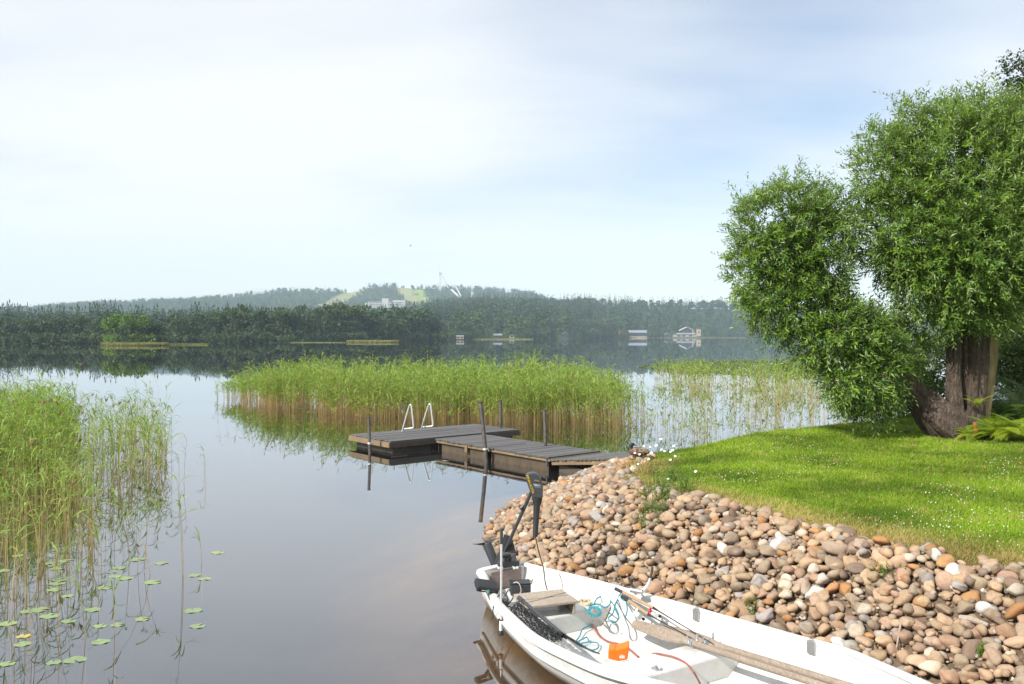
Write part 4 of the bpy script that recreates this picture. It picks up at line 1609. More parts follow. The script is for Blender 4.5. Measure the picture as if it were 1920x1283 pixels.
# bathing ladder with two tall hoop rails
lad = empty('bathing_ladder', FL + PV * PW + PU * 1.2 + UP * 0.3, 'aluminium bathing ladder with two tall hoop rails on the platform edge', 'ladder')
for (x0, y0), (xa, ya), (x1, y1), (xf, yf) in (((754, 806), (769, 758.5), (775.5, 803), (758, 804.5)), ((789.5, 804), (805, 757), (812, 799.5), (793, 801))):
    Db = (FL + PV * PW * 0.98)[1] + (x0 - 690) / 120 * 0.9
    pts = [P(x0, y0 + 5, Db + 0.15), P(x0 + 0.6, y0, Db + 0.15), P(xa - 2, ya + 3.5, Db + 0.05), P(xa + 0.5, ya, Db), P(xa + 2.5, ya + 3, Db), P(x1 - .5, y1 - 6, Db - 0.02), P(x1 - 0.3, y1 - 1.2, Db - 0.02), P(x1 - 2.5, y1, Db - 0.02), P(xf, yf, Db)]
    pp = np.array(pts)
    dense = []
    for a_, b_ in zip(pp[:-1], pp[1:]):
        dense += [a_ + (b_ - a_) * q for q in np.linspace(0, 1, 4, endpoint=False)]
    dense.append(pp[-1])
    dense = np.array(dense)
    for _ in range(2):
        dense[1:-1] = (dense[:-2] + dense[1:-1] * 2 + dense[2:]) / 4
    m = MB().tube(dense, 0.021, 10)
    build('hoop_rail', m, M_ALU, lad, smooth=True)
lb = FL + PV * (PW + 0.12) + PU * 1.35
for k in range(3):
    m = MB().tube([lb + UP * (0.05 - 0.25 * k), lb + PU * 0.5 + UP * (0.05 - 0.25 * k)], 0.02, 8)
    build('rung', m, M_ALU, lad, smooth=True)

# mooring poles
for (x0, y0, x1, y1, D, r, lab, zc_) in ((691.5, 782, 693.5, 851, 20.95, 0.036, 'short grey mooring pole at the left end of the bathing platform', 0.245),
                                        (901, 754, 912.5, 868, 19.55, 0.046, 'tall leaning mooring pole beside the gangway', 0.29),
                                        (938.5, 751, 938, 806, 24.0, 0.040, 'slim mooring pole behind the platform', 0.25),
                                        (1021, 769, 1023, 846, 19.95, 0.042, 'dark mooring pole behind the gangway', 0.25)):
    pt, pb = P(x0, y0, D), P(x1, y1, D)
    d_ = unit(pt - pb)
    pb2 = pb - d_ * 1.4
    o = empty('mooring_pole', pb, lab, 'mooring pole', 'mooring poles at the jetty')
    m = MB().tube([pb2, pb, (pb + pt) / 2 + PU * 0.004, pt], r, 12)
    build('tube', m, M_POLE, o, smooth=True)
    m = MB().tube([pt - d_ * 0.01, pt + d_ * 0.012], r * 1.15, 12)
    build('cap', m, M_GRAPH, o, smooth=True)
    q = pb + d_ * ((zc_ - pb[2]) / d_[2])
    m = MB()
    m.tube([q - d_ * 0.02, q + d_ * 0.02], r * 1.4, 12)
    m.box(q + PU * 0.06 + PG * 0.0, (0.10, 0.03, 0.035), [PU, PG, UP])
    build('clamp', m, M_ALU, o, bevel=0.003)

# ------------------------------------------------------------------ stones of the bank
def stone_mesh(seed, sub):
    r = np.random.default_rng(seed)
    bm = bmesh.new()
    bmesh.ops.create_icosphere(bm, subdivisions=sub, radius=1.0)
    V = np.array([v.co[:] for v in bm.verts])
    F = np.array([[v.index for v in f.verts] for f in bm.faces])
    bm.free()
    d = V.copy()
    rad = np.ones(len(d))
    for _ in range(13):                      # worn flats
        nrm_ = r.normal(size=3)
        nrm_ /= np.linalg.norm(nrm_)
        h = r.uniform(0.58, 0.92)
        dt = d @ nrm_
        lim = np.where(dt > 1e-3, h / np.maximum(dt, 1e-3), 9)
        k = 15.0
        rad = -np.log(np.exp(-k * rad) + np.exp(-k * lim)) / k
    off = r.uniform(-50, 50, 3)
    nz = np.array([noise.noise(Vector(p * 1.3 + off)) * 0.13 + noise.noise(Vector(p * 3.1 + off)) * 0.04 for p in d])
    V = d * (rad + nz)[:, None]
    return V, F


def stonemat(name, colfn):
    t = NT(name)
    base = colfn(t)
    v = t.coord('Object')
    gpos = t.node('ShaderNodeNewGeometry').outputs['Position']
    f1 = t.noise(gpos, 14, 5, 0.65)
    f2 = t.noise(gpos, 70, 4, 0.7)
    c = t.mix(t.maprange(f1, 0.35, 0.70, 0, 0.6), base, t.mix(0.55, base, (0.22, 0.105, 0.05)))
    c = t.mix(t.maprange(f1, 0.60, 0.42, 0, 0.0) if False else t.maprange(t.noise(gpos, 5.5, 4), 0.56, 0.72, 0, 0.5), c, (0.36, 0.33, 0.29))
    c = t.mix(t.maprange(f2, 0.35, 0.7, 0.0, 0.5), c, t.mix(1.0, c, (0.52, 0.50, 0.48), 'MULTIPLY'))
    zz = t.node('ShaderNodeSeparateXYZ')
    t.l.new(gpos, zz.inputs[0])
    wetf = t.maprange(zz.outputs[2], 0.10, 0.02, 0, 0.65)
    c = t.mix(wetf, c, (0.055, 0.042, 0.022))
    h = t.math('ADD', f1, t.math('MULTIPLY', f2, 0.5))
    return t.done(t.principled(c, 0.82, 0, t.bump(h, 0.35, 0.012), 0.3))


M_STONE_OBJ = stonemat('bank_stone', lambda t: t.node('ShaderNodeObjectInfo').outputs['Color'])
M_STONE_MIX = stonemat('bank_stone_mass', lambda t: t.attr('tint', 'Color'))
PALETTE = [('tan', (0.44, 0.315, 0.20), 34), ('pinkish brown', (0.40, 0.27, 0.185), 22), ('grey brown', (0.33, 0.26, 0.185), 28), ('rusty orange', (0.40, 0.215, 0.09), 8),
           ('grey', (0.34, 0.32, 0.295), 8), ('pale cream', (0.52, 0.45, 0.36), 8), ('dark brown', (0.19, 0.14, 0.105), 9), ('white', (0.66, 0.64, 0.60), 1)]
pw_ = np.array([p[2] for p in PALETTE], float)
pw_ /= pw_.sum()

# candidate spots on the slope, largest first
cand = []
N = 160000
cx_ = rng.uniform(-1.2, 6.5, N)
cyy = rng.uniform(3.5, 18.5, N)
dd_ = shore_dist(cx_, cyy)
sw_ = slope_width(cx_, cyy)
jag = 0.14 * np.sin(cx_ * 5.1 + cyy * 2.3) + 0.10 * np.sin(cyy * 7.7)
ok = (dd_ > -0.16) & (dd_ < sw_ + 0.12 + jag) & ((cyy < 15.2) | (cx_ < 1.9)) & (cx_ < 5.2) & ((cx_ < 2.5) | (cyy < 12))
cx_, cyy, dd_ = cx_[ok], cyy[ok], dd_[ok]
STN = []
cell = {}
CS = 0.30


def try_put(x, y, r, over):
    kx, ky = int(x // CS), int(y // CS)
    for i in range(kx - 1, kx + 2):
        for j in range(ky - 1, ky + 2):
            for (a_, b_, r2) in cell.get((i, j), ()):
                if (a_ - x) ** 2 + (b_ - y) ** 2 < (over * (r + r2)) ** 2:
                    return False
    cell.setdefault((kx, ky), []).append((x, y, r))
    return True


sizes = [(0.115, 120), (0.094, 900), (0.078, 4000), (0.064, 15000), (0.050, 30000), (0.037, 46000), (0.025, 60000)]
ci = 0
for r0_, tries in sizes:
    for _ in range(tries):
        i = ci % len(cx_)
        ci += 1
        x, y = cx_[i], cyy[i]
        r = r0_ * random.uniform(0.9, 1.12) * float(np.interp(y, [6, 9, 12, 17], [0.82, 0.90, 1.0, 1.0]))
        if r0_ > 0.1 and random.random() < 0.6 and y > 9:
            continue
        if try_put(x, y, r, 0.78):
            STN.append((x, y, r, dd_[i]))
SA = np.array(STN)
SZ = ground_z(SA[:, 0], SA[:, 1], SA[:, 3])
bshift = np.where(SA[:, 2] < 0.06, 0.35, 0.30)
SZ = SZ + SA[:, 2] * bshift + rng.uniform(-0.01, 0.03, len(SA))
# a looser second layer lying in the hollows
n2_ = 1700
pick = rng.integers(0, len(cx_), n2_)
r2_ = rng.uniform(0.030, 0.075, n2_)
z2_ = ground_z(cx_[pick], cyy[pick], dd_[pick]) + 0.06 + r2_ * 0.4
keep2 = dd_[pick] < slope_width(cx_[pick], cyy[pick]) - 0.05
SA = np.concatenate([SA, np.stack([cx_[pick], cyy[pick], r2_, dd_[pick]], 1)[keep2]])
SZ = np.concatenate([SZ, z2_[keep2]])
n3_ = 4500       # pebbles in the gaps
pick = rng.integers(0, len(cx_), n3_)
r3_ = rng.uniform(0.014, 0.036, n3_)
z3_ = ground_z(cx_[pick], cyy[pick], dd_[pick]) + rng.uniform(0.0, 0.045, n3_)
SA = np.concatenate([SA, np.stack([cx_[pick], cyy[pick], r3_, dd_[pick]], 1)])
SZ = np.concatenate([SZ, z3_])
# nothing inside the boat or the ramp
rel = SA[:, :2] - S0[:2]
bs, bn = rel @ AX[:2], rel @ NX[:2]
inb = (bs > -0.35) & (bs < 5.2) & (np.abs(bn) < bw(np.clip(bs, 0, 5)) + 0.03 + SA[:, 2] * 0.7)
rr_ = SA[:, :2] - RA[:2]
rs, rn = rr_ @ PG[:2], rr_ @ PU[:2]
inr = (rs > -0.3) & (rs < 2.0) & (rn > -0.06) & (rn < GW + 0.1) & (SZ > 0.0)
okk = ~inb & ~inr
SA, SZ = SA[okk], SZ[okk]
sx, sy = PROJ(np.stack([SA[:, 0], SA[:, 1], SZ], 1))
vis = (sx > 880) & (sx < 1935) & (sy < 1295) & (SZ > 0.02)
sc_ = np.where(vis, SA[:, 2] / SA[:, 1], 0)
order = np.argsort(-sc_)
indiv, rest = order[:290], order[290:]
protos_hi = []
for k in range(10):
    V, F = stone_mesh(100 + k, 3)
    me_o = raw_mesh('stone', V, F, M_STONE_OBJ, smooth=True)
    protos_hi.append(me_o.data)
    bpy.data.objects.remove(me_o)
protos_lo = [stone_mesh(100 + k, 2) for k in range(10)]
protos_tiny = [stone_mesh(100 + k, 1) for k in range(10)]


def stone_rot(n):
    """mostly lying flat"""
    out = []
    for _ in range(n):
        e = (random.gauss(0, 0.28) - 0.15, random.gauss(0, 0.28), random.uniform(0, 6.283))
        from mathutils import Euler
        out.append(np.array(Euler(e).to_matrix()))
    return out


cidx = rng.choice(len(PALETTE), len(SA), p=pw_)
shp = np.stack([rng.uniform(1.0, 1.42, len(SA)), rng.uniform(0.82, 1.1, len(SA)), rng.uniform(0.62, 0.9, len(SA))], 1)
rots = stone_rot(len(SA))
from mathutils import Matrix
for i in indiv:
    pname, pcol, _ = PALETTE[cidx[i]]
    o = bpy.data.objects.new('stone', protos_hi[int(rng.integers(0, 10))])
    COL.objects.link(o)
    M = Matrix.Translation((SA[i, 0], SA[i, 1], SZ[i])) @ Matrix(rots[i].tolist()).to_4x4() @ Matrix.Diagonal((*(shp[i] * SA[i, 2] * 1.06), 1))
    o.matrix_world = M
    f = random.uniform(0.80, 1.17)
    o.color = (min(1, pcol[0] * f * random.uniform(.95, 1.05)), min(1, pcol[1] * f), min(1, pcol[2] * f * random.uniform(.93, 1.07)), 1)
    tag(o, 'large %s rounded stone lying in the heap of the bank' % pname, 'stone', 'large stones of the bank')
VV, FF, AA, n = [], [], [], 0
for i in rest:
    V, F = (protos_lo if SA[i, 2] > 0.036 else protos_tiny)[int(rng.integers(0, 10))]
    W = (V * (shp[i] * SA[i, 2] * 1.06)) @ rots[i].T + np.array([SA[i, 0], SA[i, 1], SZ[i]])
    pcol = np.array(PALETTE[cidx[i]][1]) * random.uniform(0.76, 1.16)
    VV.append(W)
    FF.append(F + n)
    AA.append(np.tile(np.clip(pcol, 0, 1), (len(V), 1)))
    n += len(V)
tag(raw_mesh('bank_stones', np.concatenate(VV), np.concatenate(FF), M_STONE_MIX, None, {'tint': np.concatenate(AA)}, smooth=True),
    'heap of smaller rounded brown and grey stones covering the bank', 'stones', kind='stuff')
print('stones', len(SA))
# pale stone lying alone in the water off the point and two bits of driftwood
o = bpy.data.objects.new('stone', protos_hi[3])
COL.objects.link(o)
q = P(921, 1004, 12.3)
o.location = (q[0], q[1], 0.03)
o.scale = (0.075, 0.05, 0.05)
o.color = (0.55, 0.45, 0.37, 1)
tag(o, 'small pale stone alone in the water just off the stone point', 'stone')


def driftwood(px0, px1, z0, r, label):
    a_, b_ = np.array(px0), np.array(px1)
    m = MB().tube([a_, a_ * .6 + b_ * .4 + UP * .01, b_], [r, r * 1.1, r * 0.6], 8)
    tag(build('driftwood', m, M_GREYWOOD, base=a_, smooth=True), label, 'driftwood', 'driftwood among the stones')


def on_bank(px, py, lift=0.06):
    """where the ray through a photo pixel meets the bank"""
    for D in np.arange(4.0, 22, 0.02):
        p = P(px, py, D)
        if p[2] < float(ground_z(p[0], p[1])) + lift:
            return p
    return P(px, py, 12)


driftwood(on_bank(1800, 1158, .12), on_bank(1853, 1172, .12), 0, 0.022, 'short grey piece of driftwood among the stones near the right edge')
driftwood(on_bank(1690, 1165, .13), on_bank(1681, 1215, .12), 0, 0.008, 'thin pale stick standing among the stones left of the driftwood')

# ------------------------------------------------------------------ reeds
t = NT('reed_stem')
_hz = t.attr('hgt')
_c = t.ramp(_hz, [(0.0, (0.58, 0.43, 0.20)), (0.35, (0.66, 0.52, 0.24)), (0.60, (0.40, 0.42, 0.12)), (1.0, (0.26, 0.36, 0.08))])
_c = t.mix(t.math('MULTIPLY', t.attr('rnd'), 0.45), _c, (0.66, 0.45, 0.22))
M_STEM = t.done(t.principled(_c, 0.6, 0, None, 0.3))
M_REED = leafmat('reed_leaf', (0.10, 0.22, 0.022), (0.40, 0.50, 0.10), None, 0.38, 0.5)
M_PLUME = leafmat('reed_plume', (0.20, 0.13, 0.08), (0.36, 0.25, 0.15), None, 0.2, 0.8)


def reeds(base, H, nleaf=8, leafL=0.36, leafW=0.019, stem_r=0.0042, lean=0.10, lowleaf=0.35, plume=0.08, zoff=-0.7, submerged=None):
    """stems with drooping blades as arrays: returns V, F, material index, rnd, hgt"""
    n = len(base)
    r = rng
    th = r.uniform(0, 6.283, n)
    ln = np.abs(r.normal(0, lean, n))
    ldir = np.stack([np.cos(th), np.sin(th), np.zeros(n)], 1)

    def at(q, ii=None):            # point on the stem, q 0..1
        b_, h_, l_, d_ = (base, H, ln, ldir) if ii is None else (base[ii], H[ii], ln[ii], ldir[ii])
        q = np.asarray(q)
        return b_ + d_ * (l_ * h_ * q ** 1.8)[:, None] + np.stack([0 * q, 0 * q, h_ * q], 1)
    VV, FF, MI, RN, HG = [], [], [], [], []
    nv = 0
    qs = [zoff, 0.0, 0.35, 0.7, 1.0]
    rad = [1, 1, .9, .7, .3]
    ring = []
    for q, rr in zip(qs, rad):
        p = at(np.full(n, max(q, 0.0)))
        if q < 0:
            p = p + np.array([0, 0, q])
        for k in range(3):
            a_ = 2.094 * k
            ring.append(p + np.array([math.cos(a_), math.sin(a_), 0]) * stem_r * rr)
    V = np.stack(ring, 1)
    f = []
    for i in range(4):
        for k in range(3):
            f.append((i * 3 + k, i * 3 + (k + 1) % 3, i * 3 + 3 + (k + 1) % 3, i * 3 + 3 + k))
    f = np.array(f)
    VV.append(V.reshape(-1, 3))
    FF.append((f[None] + (np.arange(n) * 15)[:, None, None]).reshape(-1, 4))
    MI.append(np.zeros(n * len(f), int))
    sr = r.uniform(0, 1, n)
    RN.append(np.repeat(sr, 15))
    HG.append(np.tile(np.repeat(np.maximum(qs, 0), 3), n))
    nv += n * 15
    k = n * nleaf
    ii = np.repeat(np.arange(n), nleaf)
    q = lowleaf + (1.0 - lowleaf) * r.uniform(0, 1, k) ** 0.8
    b0 = at(q, ii)
    ph = r.uniform(0, 6.283, k) * 0.7 + r.normal(0.6, 0.5, k)
    od = np.stack([np.cos(ph), np.sin(ph), np.zeros(k)], 1)
    el = r.uniform(0.55, 1.15, k)
    L = leafL * r.uniform(0.6, 1.25, k)
    up = np.array([0, 0, 1.0])
    d1 = od * np.cos(el)[:, None] + up * np.sin(el)[:, None]
    drop = r.uniform(0.3, 1.0, k)
    p1 = b0 + d1 * (L * 0.4)[:, None]
    d2 = od * 0.85 + up * (np.sin(el) * (1 - drop * 1.2))[:, None]
    p2 = p1 + d2 * (L * 0.35)[:, None]
    d3 = od * 0.8 + up * (np.sin(el) - drop * 1.5)[:, None]
    p3 = p2 + d3 * (L * 0.33)[:, None]
    sd = np.cross(od, up) * (leafW * 0.5) * r.uniform(0.8, 1.3, k)[:, None]
    tw = up[None] * (leafW * 0.35) * r.uniform(-1, 1, k)[:, None]
    sd = sd + tw
    V = np.stack([b0 - sd * .5, b0 + sd * .5, p1 - sd, p1 + sd, p2 - sd * .75, p2 + sd * .75, p3, p3 + sd * 0.08], 1)
    f = np.array([(0, 1, 3, 2), (2, 3, 5, 4), (4, 5, 7, 6)])
    VV.append(V.reshape(-1, 3))
    FF.append((f[None] + (np.arange(k) * 8)[:, None, None]).reshape(-1, 4) + nv)
    MI.append(np.ones(k * 3, int))
    tint = np.clip(r.uniform(0, 1, k) * 0.75 + (1 - q) * 0.45, 0, 1)
    RN.append(np.repeat(tint, 8))
    HG.append(np.zeros(k * 8))
    nv += k * 8
    pl = np.where(r.uniform(0, 1, n) < plume)[0]
    if len(pl):
        m_ = 7
        jj = np.repeat(pl, m_)
        b0 = at(np.full(len(jj), 1.0), jj) - np.array([0, 0, 0.02])
        dv = rdir(len(jj)) * 0.45 + np.array([0.25, 0.1, 0.8])
        V, F = tri_leaf(b0, dv, rdir(len(jj)), r.uniform(.08, .17, len(jj)), 0.018)
        F = np.concatenate([F, F[:, 2:]], 1)
        VV.append(V)
        b_ = np.arange(len(jj))[:, None] * 4
        FF.append(b_ + np.array([0, 3, 2, 1]) + nv)
        MI.append(np.full(len(jj), 2))
        RN.append(r.uniform(0, 1, len(V)))
        HG.append(np.zeros(len(V)))
    return np.concatenate(VV), np.concatenate(FF), np.concatenate(MI), np.concatenate(RN), np.concatenate(HG)


def reed_bed(name, label, base, H, **kw):
    V, F, MI, RN, HG = reeds(base, H, **kw)
    o = raw_mesh(name, V, F, [M_STEM, M_REED, M_PLUME], MI, {'rnd': RN, 'hgt': HG})
    return tag(o, label, 'reeds', kind='stuff')


def poly_pick(n, poly):
    """uniform points in a convex-ish polygon given as (px, D)"""
    pl = np.array([((px - CX) / FPX * D, D) for px, D in poly])
    lo, hi = pl.min(0), pl.max(0)
    out = np.zeros((0, 2))
    while len(out) < n:
        p = rng.uniform(lo, hi, (n * 3, 2))
        ins = np.zeros(len(p), bool)
        for i in range(len(pl)):
            x1, y1 = pl[i]
            x2, y2 = pl[(i + 1) % len(pl)]
            c = ((y1 > p[:, 1]) != (y2 > p[:, 1]))
            ins ^= c & (p[:, 0] < (x2 - x1) * (p[:, 1] - y1) / (y2 - y1 + 1e-12) + x1)
        out = np.concatenate([out, p[ins]])
    return out[:n]


def xyz0(p):
    return np.concatenate([p, np.zeros((len(p), 1))], 1)


def clumpy(p, scale, thr):
    k = np.array([noise.noise(Vector((x * scale, y * scale, 3.3))) for x, y in p])
    return p[k > thr]


# middle bed behind the jetty
p = clumpy(poly_pick(4400, [(418, 38.5), (560, 33.5), (700, 31), (830, 30), (960, 28.5), (1080, 28), (1170, 29), (1215, 32), (1225, 37), (1100, 40), (900, 41), (700, 41), (520, 42), (440, 41)]), 0.5, -0.42)
_px = p[:, 0] / p[:, 1] * FPX + CX
p = p[rng.uniform(0, 1, len(p)) > np.clip((_px - 1110) / 120, 0, 0.85)]
h = (rng.normal(1.30, 0.33, len(p)) + 0.42 * np.array([noise.noise(Vector((x * .9, y * .5, 40))) for x, y in p])) * np.interp((p[:, 0] / p[:, 1]) * FPX + CX, [420, 450, 500, 580, 1000, 1100, 1160, 1220], [0.40, 0.62, 0.84, 1.0, 1.04, 0.96, 0.8, 0.5])
reed_bed('reed_bed', 'dense bed of green reeds with tan stems standing in the water behind the jetty', xyz0(p), np.clip(h, 0.7, 2.5), leafW=0.024, stem_r=0.0055, leafL=0.38)
# sunlit front rows with bare straw coloured stems
p = clumpy(poly_pick(2300, [(470, 35), (560, 32.2), (700, 29.8), (830, 28.8), (960, 27.4), (1080, 26.8), (1190, 27.5), (1215, 31), (1080, 29), (960, 29.5), (830, 31), (700, 32), (560, 34.5), (450, 38.5)]), 0.8, -0.25)
_px = p[:, 0] / p[:, 1] * FPX + CX
p = p[rng.uniform(0, 1, len(p)) > np.clip((_px - 1060) / 150, 0, 0.85)]
reed_bed('reed_bed', 'front rows of straw coloured reed stems of the middle bed', xyz0(p), np.clip(rng.normal(1.12, 0.36, len(p)), 0.3, 1.8), leafW=0.022, stem_r=0.0075, nleaf=6, lowleaf=0.30, leafL=0.34)
# thin fringe round it
p = clumpy(poly_pick(360, [(400, 37), (440, 35), (560, 30), (700, 28.5), (830, 28), (960, 26.5), (1200, 25), (1260, 28), (1225, 32), (1080, 28), (830, 30), (560, 33), (440, 38), (410, 42)]), 0.7, -0.2)
reed_bed('reed_fringe', 'thin fringe of short reeds at the front of the middle reed bed', xyz0(p), np.clip(rng.normal(0.75, 0.3, len(p)), 0.25, 1.4), leafW=0.02, leafL=0.28, nleaf=5)
# sparse tall stems to the right, in front of the willow
p = clumpy(poly_pick(620, [(1195, 30), (1300, 27), (1420, 24.5), (1560, 23.5), (1680, 24.5), (1700, 40), (1500, 46), (1300, 44), (1220, 38)]), 0.55, -0.12)
reed_bed('sparse_reeds', 'sparse pale reed stems standing in the water left of the willow', xyz0(p), np.clip(rng.normal(1.15, 0.4, len(p)), 0.3, 2.0), nleaf=5, leafW=0.022, stem_r=0.0055, lowleaf=0.5, leafL=0.32)
p = clumpy(poly_pick(170, [(1215, 26), (1300, 22), (1400, 20.5), (1560, 20.5), (1600, 23), (1420, 24.5), (1300, 27), (1215, 29)]), 0.55, -0.1)
reed_bed('sparse_reeds', 'few short reeds in open water behind the lawn edge', xyz0(p), np.clip(rng.normal(0.55, 0.25, len(p)), 0.2, 1.2), nleaf=4, leafW=0.02, leafL=0.26)
p = clumpy(poly_pick(1500, [(1215, 52), (1330, 44), (1480, 42), (1720, 38), (1760, 52), (1500, 60), (1230, 62)]), 0.28, 0.0)
reed_bed('far_reeds', 'green reeds farther out left of the willow', xyz0(p), np.clip(rng.normal(0.95, 0.35, len(p)), 0.3, 1.7), nleaf=5, leafW=0.035, stem_r=0.008, leafL=0.4)
# left bed
p = clumpy(poly_pick(3900, [(-420, 14.2), (-250, 14.2), (-60, 14.4), (40, 15.0), (100, 16.0), (150, 18.0), (140, 21), (60, 24), (-150, 25), (-420, 24)]), 0.8, -0.35)
reed_bed('reed_bed', 'dense bed of green and straw coloured reeds at the left edge', xyz0(p), np.clip(rng.normal(1.30, 0.30, len(p)) + 0.34 * np.array([noise.noise(Vector((x * .9, y * .6, 50))) for x, y in p]), 0.6, 2.2), leafW=0.018, leafL=0.36, nleaf=11, lowleaf=0.08, lean=0.16)
p = clumpy(poly_pick(900, [(-200, 13.2), (40, 13.2), (160, 14), (250, 16), (335, 19), (300, 23), (200, 25), (110, 21), (90, 17.5), (-100, 15.4)]), 0.9, -0.15)
reed_bed('reed_fringe', 'loose reeds thinning out at the right side of the left reed bed', xyz0(p), np.clip(rng.normal(0.90, 0.42, len(p)), 0.25, 1.7), leafW=0.016, leafL=0.32, nleaf=7, lowleaf=0.25, lean=0.2)
p = poly_pick(130, [(-100, 9.3), (60, 9.8), (190, 11.5), (170, 14.0), (-100, 14.2)])
reed_bed('reed_fringe', 'thin scattered reed stems in front of the left reed bed', xyz0(p), np.clip(rng.normal(1.0, 0.4, len(p)), 0.3, 1.6), leafW=0.014, leafL=0.28, nleaf=4, lowleaf=0.55)

# single reeds that stand apart in the left foreground: base pixel, height
SR = [((282, 1077), 1.05), ((342, 1080), 1.20), ((344, 1078), 0.95), ((242, 1060), 0.75), ((163, 1046), 0.95), ((215, 1028), 0.85), ((124, 1056), 1.2), ((153, 1040), 0.9),
      ((378, 1056), 0.35), ((270, 1070), 0.8), ((60, 1230), 1.15), ((62, 1120), 1.0), ((47, 1150), 1.2), ((20, 1180), 1.1), ((30, 1120), 1.2), ((100, 1080), 0.9), ((185, 1090), 0.7),
      ((76, 1080), 1.0), ((10, 1090), 1.1), ((258, 1072), 0.7), ((132, 1090), 0.8), ((386, 905), 0.5), ((383, 880), 0.45), ((345, 905), 0.9), ((336, 925), 0.7), ((297, 935), 0.9), ((310, 880), 1.0), ((276, 960), 0.9),
      ((408, 770), 1.3), ((420, 760), 1.5), ((300, 760), 1.5), ((255, 770), 1.5), ((215, 1190), 0.5), ((160, 1200), 0.7), ((205, 960), 0.9), ((110, 1200), 0.9)]
for i, ((px, py), h_) in enumerate(SR):
    b0 = PZ(px, py, 0.0)
    V, F, MI, RN, HG = reeds(np.zeros((1, 3)), np.array([h_]), nleaf=5 if h_ > .6 else 3, leafL=0.30, leafW=0.013, stem_r=0.0038, lean=0.14, lowleaf=0.6, plume=0.0, zoff=-0.5)
    o = raw_mesh('reed_stem', V, F, [M_STEM, M_REED, M_PLUME], MI, {'rnd': RN, 'hgt': HG}, None, b0)
    tag(o, 'single tan and green reed stem rising from open water at the left', 'reed', 'single reeds in the left foreground')

# ------------------------------------------------------------------ water lilies
t = NT('lily_pad')
_v = t.coord('Object')
_c = t.mix(t.noise(_v, 9, 4), t.node('ShaderNodeObjectInfo').outputs['Color'], (0.22, 0.27, 0.13))
M_PAD = t.done(t.principled(_c, 0.42, 0, None, 0.5))
LP = [(645, 800), (775, 848), (818, 862), (770, 988), (790, 1050), (870, 757), (550, 785), (480, 818), (450, 835), (460, 853), (500, 860), (610, 875), (420, 897), (270, 930), (200, 800), (230, 820), (260, 790),
      (240, 865), (230, 880), (220, 905), (130, 965), (160, 985), (110, 992), (200, 1010), (275, 1030), (430, 970), (370, 985), (400, 1050), (470, 1045), (570, 1022), (640, 1095), (400, 1113), (300, 1185), (215, 1195),
      (30, 1040), (70, 1145), (90, 1122), (30, 1200), (95, 1090), (70, 770), (20, 870), (8, 830)]
th = np.linspace(0.22, 2 * math.pi - 0.22, 22)
for i, (zx, zy) in enumerate(LP):
    px, py = zx / 2.127, 680 + zy / 2.127
    q = PZ(px, py, 0.004)
    if i > 15 and i != 38 and i % 5 == 0:
        continue
    a_ = random.uniform(0, 6.28)
    r0_ = random.uniform(0.055, 0.092) * (1.15 if i in (1, 2, 3, 4, 0) else 1)
    m = MB()
    V = [np.zeros(3)]
    for k, x in enumerate(th):
        rr = r0_ * (1 + 0.05 * math.sin(3 * x + a_)) * (1.05 if 0.6 < x < 5.6 else 0.98)
        V.append(np.array([rr * 1.08 * math.cos(x + a_), rr * 0.95 * math.sin(x + a_), 0.003 * math.sin(5 * x)]))
    Vb = [v_ - UP * 0.002 for v_ in V]
    nn = len(V)
    m.add(V + Vb, [(0, k, k + 1) for k in range(1, nn - 1)] + [(nn, nn + k + 1, nn + k) for k in range(1, nn - 1)] + [(k, nn + k, nn + k + 1, k + 1) for k in range(1, nn - 1)] + [(0, 1, nn + 1, nn), (0, nn, 2 * nn - 1, nn - 1)])
    o = build('lily_pad', m, M_PAD, base=np.zeros(3))
    o.location = q
    if i == 38:
        o.color = (0.62, 0.42, 0.03, 1)
        tag(o, 'single yellow lily pad among green ones near the left edge', 'lily pad', 'lily pads')
    elif i == 5:
        o.color = (0.36, 0.40, 0.08, 1)
        tag(o, 'lone yellowish lily pad farthest out to the right in open water', 'lily pad', 'lily pads')
    else:
        g_ = random.uniform(0.8, 1.2)
        o.color = (0.19 * g_, 0.29 * g_, 0.11, 1)
        tag(o, ('green lily pad floating apart from the others on open water' if zx > 630 else 'green lily pad floating in the cluster at the left'), 'lily pad', 'lily pads')
# far sheet of floating leaves
q = poly_pick(2600, [(1195, 78), (1290, 62), (1460, 56), (1640, 60), (1640, 95), (1400, 100), (1250, 92)])
q = clumpy(q, 0.09, -0.18)
c = xyz0(q) + np.array([0, 0, 0.015])
ax_ = np.stack([np.cos(q[:, 0] * 91), np.sin(q[:, 0] * 91), 0 * q[:, 0]], 1)
V, F = tri_leaf(c, ax_, np.tile([0, 0.0, 1.0], (len(c), 1)), rng.uniform(.18, .4, len(c)), 0.28)
tag(raw_mesh('floating_leaves', V, F, leafmat('float_leaf', (0.10, 0.17, 0.04), (0.22, 0.28, 0.08)), None, {'rnd': np.repeat(rng.uniform(0, 1, len(c)), 4)}),
    'green sheet of floating leaves on the water left of the willow', 'water plants', kind='stuff')

# ------------------------------------------------------------------ lawn
M_GRASS = leafmat('lawn_grass', (0.095, 0.170, 0.011), (0.29, 0.43, 0.034), None, 0.35, 0.5, spec=0.25)
M_DRY = leafmat('dry_grass', (0.30, 0.22, 0.08), (0.50, 0.39, 0.16), None, 0.3, 0.7)


